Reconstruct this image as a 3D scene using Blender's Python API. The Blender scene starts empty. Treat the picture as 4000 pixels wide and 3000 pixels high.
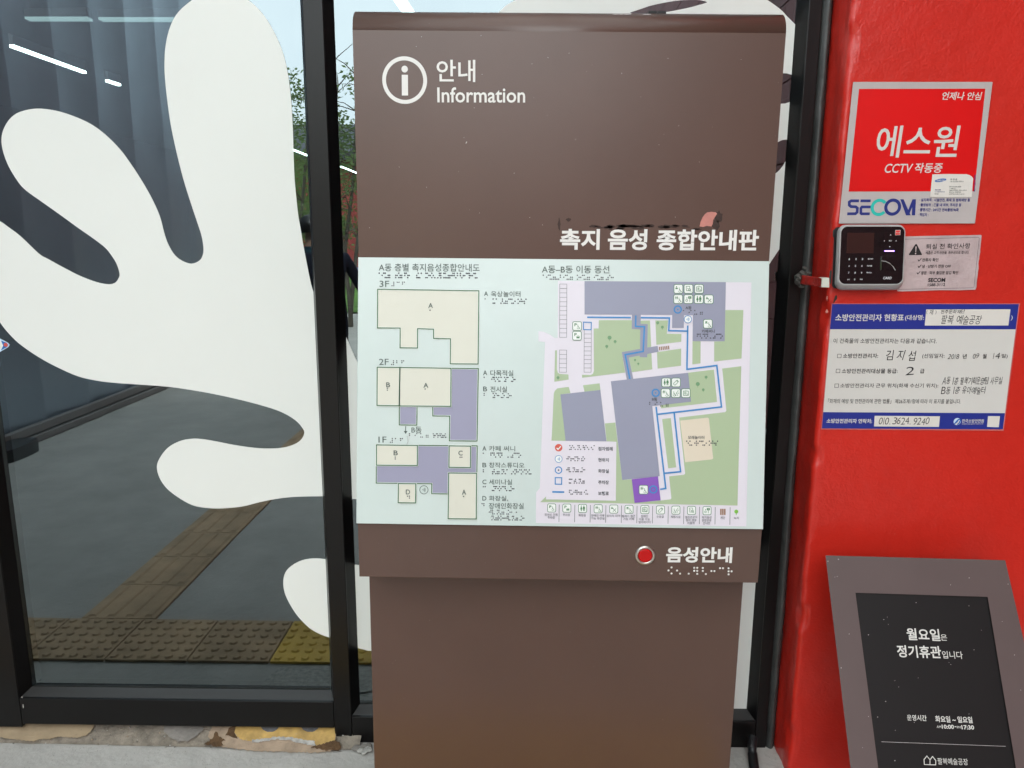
import bpy, bmesh, math, random
from mathutils import Vector, Matrix, noise
random.seed(7)
R = math.radians
scene = bpy.context.scene
COL = scene.collection

# ------------------------------------------------------------------ camera
FPX, HCAM = 2906.0, 1.5                       # focal length in photo pixels, eye height in metres
YAW, PITCH, ROLL = -0.012778, 0.188828, 0.004687
def cam_matrix():
    B = Matrix(((1, 0, 0), (0, 0, -1), (0, 1, 0)))
    Ry = Matrix.Rotation(YAW, 3, 'Z')
    Rx = Matrix.Rotation(PITCH, 3, 'X')
    Rr = Matrix.Rotation(ROLL, 3, 'Z')
    return Rr @ Rx @ B @ Ry                   # world -> camera (x right, y down, z forward)
RC = cam_matrix()
RT = RC.transposed()
CAMP = Vector((0, 0, HCAM))
cd = bpy.data.cameras.new('camera')
cam = bpy.data.objects.new('camera', cd)
COL.objects.link(cam)
cd.sensor_width = 36.0
cd.lens = 36.0 * FPX / 4000.0
cd.clip_start, cd.clip_end = 0.02, 500
mw = Matrix.Identity(4)
ax, ay, az = RT @ Vector((1, 0, 0)), RT @ Vector((0, -1, 0)), RT @ Vector((0, 0, -1))
for i in range(3):
    mw[i][0], mw[i][1], mw[i][2], mw[i][3] = ax[i], ay[i], az[i], CAMP[i]
cam.matrix_world = mw
scene.camera = cam

# ------------------------------------------------------------------ sky and sun
SUN_EL, SUN_AZ = 50.0, 25.0                   # hazy sun behind the building: the front stands in its shade
world = bpy.data.worlds.new('World')
scene.world = world
world.use_nodes = True
wn, wl = world.node_tree.nodes, world.node_tree.links
wn.clear()
w_out = wn.new('ShaderNodeOutputWorld')
w_bg = wn.new('ShaderNodeBackground')
w_bg.inputs['Strength'].default_value = 0.14
sky = wn.new('ShaderNodeTexSky')
sky.sky_type = 'NISHITA'
sky.sun_disc = False
sky.sun_elevation = R(SUN_EL)
sky.sun_rotation = R(SUN_AZ)
sky.air_density, sky.dust_density = 1.0, 2.0
w_tc = wn.new('ShaderNodeTexCoord')
w_ns = wn.new('ShaderNodeTexNoise')
w_ns.inputs['Scale'].default_value = 3.0
w_ns.inputs['Detail'].default_value = 6.0
w_rp = wn.new('ShaderNodeValToRGB')
w_rp.color_ramp.elements[0].position, w_rp.color_ramp.elements[0].color = 0.36, (0.78, 0.78, 0.78, 1)
w_rp.color_ramp.elements[1].position, w_rp.color_ramp.elements[1].color = 0.6, (1, 1, 1, 1)
w_mx = wn.new('ShaderNodeMixRGB')
w_mx.inputs['Color2'].default_value = (10.2, 10.9, 11.0, 1)       # bright cloud layer
wl.new(w_tc.outputs['Generated'], w_ns.inputs['Vector'])
wl.new(w_ns.outputs['Fac'], w_rp.inputs['Fac'])
wl.new(w_rp.outputs['Color'], w_mx.inputs['Fac'])
wl.new(sky.outputs['Color'], w_mx.inputs['Color1'])
wl.new(w_mx.outputs['Color'], w_bg.inputs['Color'])
wl.new(w_bg.outputs['Background'], w_out.inputs['Surface'])
sd = bpy.data.lights.new('sun', 'SUN')
sd.energy, sd.angle, sd.color = 1.5, R(12), (1, 0.97, 0.92)
sun = bpy.data.objects.new('sun', sd)
COL.objects.link(sun)
sdir = Vector((math.sin(R(SUN_AZ)) * math.cos(R(SUN_EL)), math.cos(R(SUN_AZ)) * math.cos(R(SUN_EL)), math.sin(R(SUN_EL))))
sun.rotation_euler = sdir.to_track_quat('Z', 'Y').to_euler()
sun.location = sdir * 30
scene.view_settings.view_transform = 'Standard'
scene.view_settings.look = 'None'
scene.view_settings.exposure = 1.82
scene.view_settings.gamma = 1.0

# ------------------------------------------------------------------ planes of the place
YF, YG, YC = 2.02, 2.062, 1.906               # frame face, glass face, column face
MIR = 2 * YG                                  # what the glass mirrors stands at y = MIR - (apparent distance)
def ray(x, y): return RT @ Vector(((x - 2000) / FPX, (y - 1500) / FPX, 1.0))
class Plane:
    def __init__(s, o, u, v):
        s.o, s.u = Vector(o), Vector(u).normalized()
        n = Vector(u).cross(Vector(v)).normalized()
        s.n = n if n.y < 0 else -n            # towards the viewer's side
        s.v = s.n.cross(s.u).normalized()
        if s.v.z < 0: s.v = -s.v
    def p(s, x, y, off=0.0):
        d = ray(x, y)
        o = s.o + s.n * off
        return CAMP + d * ((o - CAMP).dot(s.n) / d.dot(s.n))
def ground_at(x, y, z=0.0):
    d = ray(x, y)
    return CAMP + d * ((z - HCAM) / d.z)
def wall_at(x, y, Y):
    d = ray(x, y)
    return CAMP + d * (Y / d.y)
def side_at(x, y, X):
    d = ray(x, y)
    return CAMP + d * (X / d.x)

# ------------------------------------------------------------------ materials
def S(r, g, b):                               # sRGB 0-255 to linear
    f = lambda c: c / 12.92 if c <= 0.04045 else ((c + 0.055) / 1.055) ** 2.4
    return (f(r / 255), f(g / 255), f(b / 255))
MATS = {}
def mat(name, rgb, rough=0.5, metal=0.0, spec=0.5, bump=None, var=None, coat=0.0, spots=None, bump2=None):
    m = bpy.data.materials.new(name)
    m.use_nodes = True
    nt = m.node_tree
    b = nt.nodes['Principled BSDF']
    b.inputs['Base Color'].default_value = (*rgb, 1)
    b.inputs['Roughness'].default_value = rough
    b.inputs['Metallic'].default_value = metal
    b.inputs['Specular IOR Level'].default_value = spec
    b.inputs['Coat Weight'].default_value = coat
    b.inputs['Coat Roughness'].default_value = 0.15
    tc = nt.nodes.new('ShaderNodeTexCoord')
    col = None
    if var:                                   # (scale, amount, second colour)
        n = nt.nodes.new('ShaderNodeTexNoise')
        n.inputs['Scale'].default_value = var[0]
        n.inputs['Detail'].default_value = 7
        n.inputs['Roughness'].default_value = 0.62
        nt.links.new(tc.outputs['Object'], n.inputs['Vector'])
        rp = nt.nodes.new('ShaderNodeValToRGB')
        rp.color_ramp.elements[0].position, rp.color_ramp.elements[1].position = 0.34, 0.68
        k = var[1]
        c2 = var[2] if len(var) > 2 else tuple(max(0, c * (1 - k)) for c in rgb)
        rp.color_ramp.elements[0].color = (*c2, 1)
        rp.color_ramp.elements[1].color = (*[min(1, c * (1 + k * 0.5)) for c in rgb], 1)
        nt.links.new(n.outputs['Fac'], rp.inputs['Fac'])
        col = rp.outputs['Color']
    if spots:                                 # (scale, threshold, colour)
        n = nt.nodes.new('ShaderNodeTexVoronoi')
        n.inputs['Scale'].default_value = spots[0]
        nt.links.new(tc.outputs['Object'], n.inputs['Vector'])
        rp = nt.nodes.new('ShaderNodeValToRGB')
        rp.color_ramp.elements[0].position, rp.color_ramp.elements[1].position = spots[1], spots[1] * 1.5
        rp.color_ramp.elements[0].color, rp.color_ramp.elements[1].color = (1, 1, 1, 1), (0, 0, 0, 1)
        nt.links.new(n.outputs['Distance'], rp.inputs['Fac'])
        n2 = nt.nodes.new('ShaderNodeTexNoise')
        n2.inputs['Scale'].default_value = spots[0] * 0.35
        nt.links.new(tc.outputs['Object'], n2.inputs['Vector'])
        gt = nt.nodes.new('ShaderNodeMath')
        gt.operation = 'GREATER_THAN'
        gt.inputs[1].default_value = spots[3] if len(spots) > 3 else 0.5
        nt.links.new(n2.outputs['Fac'], gt.inputs[0])
        mu = nt.nodes.new('ShaderNodeMath')
        mu.operation = 'MULTIPLY'
        nt.links.new(rp.outputs['Color'], mu.inputs[0])
        nt.links.new(gt.outputs[0], mu.inputs[1])
        mx = nt.nodes.new('ShaderNodeMixRGB')
        nt.links.new(mu.outputs[0], mx.inputs['Fac'])
        if col is None: mx.inputs['Color1'].default_value = (*rgb, 1)
        else: nt.links.new(col, mx.inputs['Color1'])
        mx.inputs['Color2'].default_value = (*spots[2], 1)
        col = mx.outputs['Color']
    if col is not None: nt.links.new(col, b.inputs['Base Color'])
    prev = None
    for bp in (bump, bump2):
        if bp:                                # (scale, distance)
            n = nt.nodes.new('ShaderNodeTexNoise')
            n.inputs['Scale'].default_value = bp[0]
            n.inputs['Detail'].default_value = 5
            nt.links.new(tc.outputs['Object'], n.inputs['Vector'])
            bu = nt.nodes.new('ShaderNodeBump')
            bu.inputs['Strength'].default_value = 1.0
            bu.inputs['Distance'].default_value = bp[1]
            nt.links.new(n.outputs['Fac'], bu.inputs['Height'])
            if prev: nt.links.new(prev, bu.inputs['Normal'])
            prev = bu.outputs['Normal']
    if prev: nt.links.new(prev, b.inputs['Normal'])
    MATS[name] = m
    return m
def emit(name, rgb, strength):
    m = bpy.data.materials.new(name)
    m.use_nodes = True
    nt = m.node_tree
    b = nt.nodes['Principled BSDF']
    b.inputs['Base Color'].default_value = (0.1, 0.1, 0.1, 1)
    b.inputs['Emission Color'].default_value = (*rgb, 1)
    b.inputs['Emission Strength'].default_value = strength
    MATS[name] = m
    return m
def glass_mat(name, refl_ior, tint, gloss):
    m = bpy.data.materials.new(name)
    m.use_nodes = True
    nt = m.node_tree
    nt.nodes.clear()
    o = nt.nodes.new('ShaderNodeOutputMaterial')
    mx = nt.nodes.new('ShaderNodeMixShader')
    tr = nt.nodes.new('ShaderNodeBsdfTransparent')
    gl = nt.nodes.new('ShaderNodeBsdfGlossy')
    fr = nt.nodes.new('ShaderNodeFresnel')
    fr.inputs['IOR'].default_value = refl_ior
    tr.inputs['Color'].default_value = (*tint, 1)
    gl.inputs['Color'].default_value = (*gloss, 1)
    gl.inputs['Roughness'].default_value = 0.0
    tc = nt.nodes.new('ShaderNodeTexCoord')
    n = nt.nodes.new('ShaderNodeTexNoise')
    n.inputs['Scale'].default_value = 1.6
    n.inputs['Detail'].default_value = 1
    bu = nt.nodes.new('ShaderNodeBump')
    bu.inputs['Distance'].default_value = 0.0012
    nt.links.new(tc.outputs['Object'], n.inputs['Vector'])
    nt.links.new(n.outputs['Fac'], bu.inputs['Height'])
    nt.links.new(bu.outputs['Normal'], gl.inputs['Normal'])
    nt.links.new(fr.outputs[0], mx.inputs['Fac'])
    nt.links.new(tr.outputs[0], mx.inputs[1])
    nt.links.new(gl.outputs[0], mx.inputs[2])
    nt.links.new(mx.outputs[0], o.inputs['Surface'])
    MATS[name] = m
    return m

mat('brown', (0.104, 0.058, 0.044), 0.3, spec=0.5, bump=(420, 0.00016), var=(2.5, 0.08), spots=(70, 0.045, (0.2, 0.16, 0.145), 0.62))
mat('brown_gloss', (0.104, 0.058, 0.044), 0.14, spec=0.55, bump=(500, 0.00012), var=(2.5, 0.08))
mat('white_vinyl', (0.78, 0.77, 0.73), 0.5)
mat('panel_mint', (0.575, 0.655, 0.62), 0.24, var=(3, 0.03))
mat('ink_grey', (0.085, 0.115, 0.1), 0.5)
mat('ink_dark', (0.055, 0.06, 0.07), 0.5)
mat('plan_line', (0.07, 0.165, 0.08), 0.4)
mat('plan_cream', (0.65, 0.64, 0.54), 0.35)
mat('plan_violet', (0.30, 0.295, 0.40), 0.35)
mat('map_paper', (0.70, 0.66, 0.71), 0.35)
mat('map_building', (0.275, 0.285, 0.37), 0.35)
mat('map_green', (0.385, 0.48, 0.3), 0.35)
mat('map_sand', (0.68, 0.6, 0.47), 0.35)
mat('map_purple', (0.23, 0.09, 0.44), 0.35)
mat('route_blue', (0.04, 0.23, 0.52), 0.3)
mat('pale_blue', (0.6, 0.76, 0.9), 0.3)
mat('icon_green', (0.07, 0.21, 0.09), 0.4)
mat('icon_white', (0.8, 0.82, 0.78), 0.4)
mat('tree_green', (0.15, 0.30, 0.15), 0.4)
mat('leaf_green', (0.2, 0.5, 0.06), 0.4)
mat('stair_brown', (0.3, 0.17, 0.1), 0.4)
mat('check_red', (0.6, 0.09, 0.06), 0.4)
mat('braille_dark', (0.07, 0.07, 0.08), 0.3)
mat('button_red', (0.5, 0.004, 0.004), 0.3, spec=0.3)
mat('steel', (0.62, 0.6, 0.55), 0.28, metal=1.0)
mat('dark_gap', (0.01, 0.01, 0.01), 0.6)
mat('pink_residue', (0.56, 0.22, 0.18), 0.6, var=(40, 0.15))
mat('glue_residue', (0.05, 0.027, 0.021), 0.75, var=(60, 0.3))
mat('frame_black', (0.005, 0.0045, 0.0045), 0.32, spec=0.3, bump=(1200, 0.00004))
mat('bead_grey', (0.03, 0.029, 0.028), 0.35)
mat('sealant', (0.05, 0.052, 0.05), 0.42, bump=(35, 0.004), var=(9, 0.35))
mat('film_white', (0.79, 0.81, 0.765), 0.33, spec=0.4, var=(1.3, 0.02))
mat('red_paint', (0.6, 0.022, 0.012), 0.33, spec=0.5, bump=(24, 0.0024), bump2=(150, 0.0009), var=(5, 0.07), spots=(34, 0.03, (0.5, 0.13, 0.1), 0.6))
mat('red_rough', (0.4, 0.02, 0.014), 0.42, bump=(45, 0.007), var=(9, 0.4))
mat('placard_grey', (0.5, 0.455, 0.44), 0.4, var=(7, 0.08), spots=(85, 0.05, (0.3, 0.27, 0.23), 0.64))
mat('placard_red', (0.72, 0.004, 0.004), 0.3, var=(6, 0.05))
mat('navy', (0.016, 0.03, 0.2), 0.4)
mat('teal', (0.02, 0.5, 0.42), 0.4)
mat('card_cream', (0.72, 0.69, 0.63), 0.5)
mat('logo_blue', (0.012, 0.14, 0.46), 0.4)
mat('silver_body', (0.46, 0.455, 0.445), 0.36, metal=0.1)
mat('black_gloss', (0.008, 0.006, 0.007), 0.08, spec=0.5)
mat('black_plastic', (0.012, 0.012, 0.013), 0.4)
mat('screen_dark', (0.035, 0.014, 0.012), 0.1)
mat('key_white', (0.7, 0.7, 0.72), 0.4)
mat('paper_silver', (0.53, 0.42, 0.415), 0.42, bump=(30, 0.004), bump2=(8, 0.01), var=(14, 0.14))
mat('ink_black', (0.016, 0.015, 0.016), 0.5)
mat('notice_blue', (0.02, 0.035, 0.26), 0.28)
mat('notice_white', (0.66, 0.645, 0.60), 0.3)
mat('laminate', (0.6, 0.16, 0.15), 0.15)
mat('board_frame', (0.098, 0.066, 0.062), 0.5, bump=(700, 0.0001), var=(4, 0.06), spots=(28, 0.018, (0.45, 0.42, 0.4), 0.56))
mat('board_insert', (0.0065, 0.005, 0.005), 0.5, spec=0.3, bump=(500, 0.00008), spots=(40, 0.028, (0.4, 0.36, 0.33), 0.6))
mat('concrete', (0.44, 0.42, 0.385), 0.85, bump=(60, 0.004), bump2=(9, 0.006), var=(3.2, 0.16), spots=(95, 0.1, (0.17, 0.16, 0.14), 0.53))
mat('mortar', (0.24, 0.205, 0.16), 0.9, bump=(70, 0.008), var=(22, 0.45), spots=(150, 0.09, (0.42, 0.38, 0.32), 0.52))
mat('mortar_tan', (0.37, 0.275, 0.19), 0.85, bump=(45, 0.005), var=(16, 0.3))
mat('mortar_ochre', (0.34, 0.255, 0.155), 0.8, bump=(40, 0.003), var=(9, 0.22))
mat('paint_yellow', (0.52, 0.33, 0.1), 0.65, bump=(50, 0.003), var=(26, 0.3), spots=(60, 0.06, (0.4, 0.34, 0.27), 0.5))
mat('stone_grey', (0.22, 0.20, 0.175), 0.85, bump=(60, 0.004), var=(14, 0.3))
mat('stud_grey', (0.12, 0.12, 0.125), 0.8, bump=(90, 0.004), var=(40, 0.4))
mat('dirt_brown', (0.11, 0.06, 0.026), 0.95, bump=(80, 0.008), var=(30, 0.4))
mat('chip_white', (0.43, 0.41, 0.37), 0.85, var=(60, 0.4))
mat('paver_brown', (0.52, 0.35, 0.2), 0.8, bump=(60, 0.003), var=(5, 0.3))
mat('paver_yellow', (0.8, 0.5, 0.08), 0.7, bump=(60, 0.003), var=(5, 0.25))
mat('cladding', (0.37, 0.45, 0.53), 0.36, metal=0.55, var=(1.5, 0.12))
mat('rail_grey', (0.22, 0.2, 0.19), 0.5)
mat('canopy_grey', (0.3, 0.3, 0.3), 0.7)
mat('housing_grey', (0.05, 0.05, 0.05), 0.6)
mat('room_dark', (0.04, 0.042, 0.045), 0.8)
mat('lawn', (0.10, 0.22, 0.03), 0.95, var=(1.2, 0.3), bump=(20, 0.05))
mat('path_pale', (0.45, 0.46, 0.47), 0.85, var=(2, 0.1))
mat('kerb_blue', (0.12, 0.22, 0.4), 0.7)
mat('brick_red', (0.3, 0.05, 0.042), 0.8, var=(2, 0.2))
mat('roof_dark', (0.06, 0.066, 0.08), 0.6, var=(3, 0.2))
mat('bark', (0.13, 0.115, 0.09), 0.9, var=(6, 0.3))
mat('block_red', (0.15, 0.022, 0.026), 0.6, bump=(12, 0.004), var=(2, 0.25))
mat('mortar_pink', (0.4, 0.2, 0.2), 0.8)
mat('skin', (0.42, 0.25, 0.17), 0.55)
mat('hair_black', (0.012, 0.01, 0.009), 0.4)
mat('cloth_teal', (0.012, 0.045, 0.06), 0.9)
mat('cloth_navy', (0.012, 0.014, 0.03), 0.9)
mat('cable_black', (0.011, 0.011, 0.012), 0.45)
mat('conduit_white', (0.62, 0.62, 0.53), 0.45)
mat('putty', (0.09, 0.09, 0.08), 0.85, bump=(80, 0.006), var=(40, 0.4))
def translucent(name, rgb, t):
    m = mat(name, rgb, 0.6)
    nt = m.node_tree
    b, o = nt.nodes['Principled BSDF'], nt.nodes['Material Output']
    tr, mx = nt.nodes.new('ShaderNodeBsdfTranslucent'), nt.nodes.new('ShaderNodeMixShader')
    tr.inputs['Color'].default_value = (0.9, 0.92, 0.92, 1)
    mx.inputs['Fac'].default_value = t
    nt.links.new(b.outputs[0], mx.inputs[1])
    nt.links.new(tr.outputs[0], mx.inputs[2])
    nt.links.new(mx.outputs[0], o.inputs['Surface'])
translucent('leaf', (0.14, 0.2, 0.075), 0.3)
MATS['leaf'].node_tree.nodes['Translucent BSDF'].inputs['Color'].default_value = (0.28, 0.4, 0.15, 1)
translucent('canopy_sheet', (0.35, 0.36, 0.36), 0.8)
emit('lamp_glow', (0.8, 1.0, 0.93), 4.0)
emit('lamp_soft', (0.7, 0.95, 0.95), 0.28)
emit('led_violet', (0.3, 0.16, 1.0), 2.2)
glass_mat('glass_front', 2.5, (0.36, 0.43, 0.43), (0.82, 0.95, 1.0))

# ------------------------------------------------------------------ mesh builder
class MB:
    def __init__(s): s.v, s.f, s.m, s.mats = [], [], [], []
    def mi(s, name):
        if name not in s.mats: s.mats.append(name)
        return s.mats.index(name)
    def face(s, pts, m):
        b = len(s.v)
        s.v += [tuple(p) for p in pts]
        s.f.append(tuple(range(b, b + len(pts))))
        s.m.append(s.mi(m))
    def mesh(s, vs, fs, m):
        b = len(s.v)
        s.v += [tuple(p) for p in vs]
        k = s.mi(m)
        for f in fs:
            s.f.append(tuple(b + i for i in f))
            s.m.append(k)
    def box(s, lo, hi, m):
        (a, b, c), (d, e, f) = lo, hi
        vs = [(a, b, c), (d, b, c), (d, e, c), (a, e, c), (a, b, f), (d, b, f), (d, e, f), (a, e, f)]
        s.mesh(vs, [(0, 3, 2, 1), (4, 5, 6, 7), (0, 1, 5, 4), (1, 2, 6, 5), (2, 3, 7, 6), (3, 0, 4, 7)], m)
    def prism(s, front, back, m, cap=True, back_cap=True):          # two loops of equal length
        n = len(front)
        vs = list(front) + list(back)
        fs = [(i, (i + 1) % n, n + (i + 1) % n, n + i) for i in range(n)]
        if cap: fs.append(tuple(range(n)))
        if back_cap: fs.append(tuple(reversed(range(n, 2 * n))))
        s.mesh(vs, fs, m)
    def tube(s, pts, r, m, n=8):
        rings = []
        for i, p in enumerate(pts):
            p = Vector(p)
            t = (Vector(pts[min(i + 1, len(pts) - 1)]) - Vector(pts[max(i - 1, 0)])).normalized()
            a = t.orthogonal().normalized()
            b = t.cross(a)
            rr = r[i] if isinstance(r, (list, tuple)) else r
            rings.append([p + a * (math.cos(2 * math.pi * k / n) * rr) + b * (math.sin(2 * math.pi * k / n) * rr) for k in range(n)])
        vs = [q for g in rings for q in g]
        fs = []
        for i in range(len(pts) - 1):
            for k in range(n):
                fs.append((i * n + k, i * n + (k + 1) % n, (i + 1) * n + (k + 1) % n, (i + 1) * n + k))
        fs.append(tuple(reversed(range(n))))
        fs.append(tuple(range(len(vs) - n, len(vs))))
        s.mesh(vs, fs, m)
    def build(s, name, parent=None, smooth=False, bevel=0.0, fix=True):
        me = bpy.data.meshes.new(name)
        me.from_pydata(s.v, [], s.f)
        for k in s.mats: me.materials.append(MATS[k])
        for i, p in enumerate(me.polygons): p.material_index = s.m[i]
        o = bpy.data.objects.new(name, me)
        COL.objects.link(o)
        if parent:
            o.parent = parent
            o.matrix_parent_inverse = parent.matrix_world.inverted()
        if fix:
            bm = bmesh.new()
            bm.from_mesh(me)
            bmesh.ops.remove_doubles(bm, verts=bm.verts, dist=1e-6)
            bmesh.ops.recalc_face_normals(bm, faces=bm.faces)
            bm.to_mesh(me)
            bm.free()
        if smooth:
            for p in me.polygons: p.use_smooth = True
        if bevel:
            md = o.modifiers.new('bevel', 'BEVEL')
            md.width, md.segments, md.limit_method, md.angle_limit = bevel, 2, 'ANGLE', R(40)
            md.harden_normals = False
        me.update()
        return o
def tag(o, label=None, cat=None, group=None, kind=None):
    if label: o['label'] = label
    if cat: o['category'] = cat
    if group: o['group'] = group
    if kind: o['kind'] = kind
    return o
def thing(name, label, cat, loc=(0, 0, 0), group=None):
    o = bpy.data.objects.new(name, None)
    o.empty_display_size = 0.1
    o.location = loc
    COL.objects.link(o)
    o.matrix_world = Matrix.Translation(Vector(loc))
    return tag(o, label, cat, group)

# ------------------------------------------------------------------ printing on planes
LAY = 0.00035
def Z(ox, oy, s): return lambda x, y: (ox + x / s, oy + y / s)
class Ink:
    """collects flat print on one plane; coordinates pass through a zoom transform first"""
    def __init__(s, plane, z, base=0.0): s.pl, s.z, s.base, s.mb = plane, z, base, MB()
    def P(s, x, y, lay=1): return s.pl.p(*s.z(x, y), s.base + lay * LAY)
    def poly(s, pts, m, lay=1): s.mb.face([s.P(x, y, lay) for x, y in pts], m)
    def rect(s, x0, y0, x1, y1, m, lay=1): s.poly([(x0, y0), (x1, y0), (x1, y1), (x0, y1)], m, lay)
    def unit(s, x, y):                         # metres per zoom pixel, horizontally
        return (s.P(x + 5, y) - s.P(x - 5, y)).length / 10
    def disc(s, x, y, r, m, lay=1, n=28, ry=None):
        c, k = s.P(x, y, lay), s.unit(x, y) * r
        ky = k if ry is None else s.unit(x, y) * ry
        s.mb.face([c + s.pl.u * (math.cos(a) * k) + s.pl.v * (math.sin(a) * ky) for a in [2 * math.pi * i / n for i in range(n)]], m)
    def ring(s, x, y, r, w, m, lay=1, n=40, a0=0, a1=360):
        c, k = s.P(x, y, lay), s.unit(x, y)
        st = [R(a0 + (a1 - a0) * i / n) for i in range(n + 1)]
        for i in range(n):
            q = []
            for a, rr in ((st[i], r), (st[i + 1], r), (st[i + 1], r - w), (st[i], r - w)):
                q.append(c + s.pl.u * (math.cos(a) * rr * k) + s.pl.v * (math.sin(a) * rr * k))
            s.mb.face(q, m)
    def line(s, pts, w, m, lay=1, closed=False):
        P3 = [s.P(x, y, lay) for x, y in pts]
        k = s.unit(*pts[0]) * w / 2
        n = len(P3)
        L, Rr = [], []
        for i in range(n):
            a = P3[i - 1] if (i > 0 or closed) else None
            b = P3[(i + 1) % n] if (i < n - 1 or closed) else None
            d1 = (P3[i] - a).normalized() if a is not None else (b - P3[i]).normalized()
            d2 = (b - P3[i]).normalized() if b is not None else d1
            n1, n2 = s.pl.n.cross(d1), s.pl.n.cross(d2)
            mm = (n1 + n2)
            mm = mm / max(0.35, mm.dot(n1)) if mm.length > 1e-6 else n1
            L.append(P3[i] + mm * k)
            Rr.append(P3[i] - mm * k)
        for i in range(n if closed else n - 1):
            j = (i + 1) % n
            s.mb.face([L[i], L[j], Rr[j], Rr[i]], m)
    def text(s, t, x0, x1, y0, y1, m, bold=0.0, lay=2, slope=0.0, shear=0.0, vertical=False):
        """fits the string's ink box to x0..x1, y0..y1; slope = drop of the right end in zoom pixels"""
        if vertical: A, B = s.P((x0 + x1) / 2, y1, lay), s.P((x0 + x1) / 2 + slope, y0, lay)
        else: A, B = s.P(x0, (y0 + y1) / 2 - slope / 2, lay), s.P(x1, (y0 + y1) / 2 + slope / 2, lay)
        xm, ym = (x0 + x1) / 2, (y0 + y1) / 2
        if vertical: hgt = (s.P(x1, ym, lay) - s.P(x0, ym, lay)).length
        else: hgt = (s.P(xm, y0, lay) - s.P(xm, y1, lay)).dot(s.pl.v)
        u = (B - A)
        wid = u.length
        u = u.normalized()
        v = s.pl.n.cross(u)
        if hgt < .0125: bold += .009
        vs, fs = glyphs(t, bold)
        xs, ys = [p[0] for p in vs], [p[1] for p in vs]
        bx, by, bw, bh = min(xs), (min(ys) + max(ys)) / 2, max(xs) - min(xs), max(ys) - min(ys)
        kx, ky = wid / bw, hgt / max(bh, 1e-6)
        out = []
        for x, y in vs:
            yy = (y - by) * ky
            out.append(A + u * ((x - bx) * kx + yy * shear) + v * yy)
        s.mb.mesh(out, fs, m)
    def hand(s, t, x0, x1, y0, y1, m, lay=2, seed=1):               # handwriting: every character leans and sits its own way
        rnd = random.Random(seed)
        chars = [c for c in t]
        wts = [0.45 if c == ' ' else (0.5 if c in '.1()' else 1.0) for c in chars]
        tot, x = sum(wts), x0
        for c, w in zip(chars, wts):
            cw = (x1 - x0) * w / tot
            if c == '1':
                xm_ = x + cw * .5
                s.line([(xm_ + (y1 - y0) * .09, y0 + rnd.uniform(-2, 2)), (xm_ - (y1 - y0) * .09, y1)], (y1 - y0) * .07, m, lay)
            elif c in '()':
                s.ring(x + cw * (.9 if c == '(' else .1), (y0 + y1) / 2, (y1 - y0) * .55, (y1 - y0) * .07, m, lay, 8, 135 if c == '(' else -45, 225 if c == '(' else 45)
            elif c != ' ':
                dy, g = rnd.uniform(-.06, .06) * (y1 - y0), rnd.uniform(0.0, .12)
                ya, yb = (y0, y1) if c != '.' else (y1 - (y1 - y0) * .12, y1)
                if c == '.':
                    s.disc(x + cw * .4, y1 - 5, (y1 - y0) * .06, m, lay, 8)
                    x += cw
                    continue
                s.text(c, x + cw * (.05 + g * .3), x + cw * (1.0 - g * .6), ya + dy + g * 8, yb + dy, m, bold=0.0 if ord(c) > 999 else -0.008, lay=lay, slope=rnd.uniform(-.07, .03) * cw, shear=rnd.uniform(.05, .22))
            x += cw
    def braille(s, t, x0, x1, y0, y1, m='braille_dark', lay=1, slope=0.0):
        cells = braille_cells(t) if isinstance(t, str) else t
        n = len(cells)
        dp = (y1 - y0) / 2.35
        cp = (x1 - x0 - dp * 1.2) / max(1, n - 1)
        dpx = min(dp, cp * 0.5) if n > 1 else dp
        rad = s.unit(x0, y0) * dp * 0.36
        for i, c in enumerate(cells):
            for d in c:
                cx = x0 + dp * .3 + i * cp + (dpx if d > 3 else 0)
                cy = y0 + dp * .18 + ((d - 1) % 3) * dp + slope * (cx - x0) / max(1, x1 - x0)
                P0 = s.P(cx, cy, lay)
                vs, fs = [], []
                for k in range(7):
                    a = 2 * math.pi * k / 7
                    e = s.pl.u * math.cos(a) + s.pl.v * math.sin(a)
                    vs += [P0 + e * rad, P0 + e * rad * .6 + s.pl.n * rad * .5]
                vs.append(P0 + s.pl.n * rad * .68)
                for k in range(7):
                    j = (k + 1) % 7
                    fs += [(2 * k, 2 * j, 2 * j + 1, 2 * k + 1), (2 * k + 1, 2 * j + 1, 14)]
                s.mb.mesh(vs, fs, m)
    def build(s, name, parent): return s.mb.build(name, parent, fix=False)
    def into(s, o): merge_into(o, s.mb)

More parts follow.
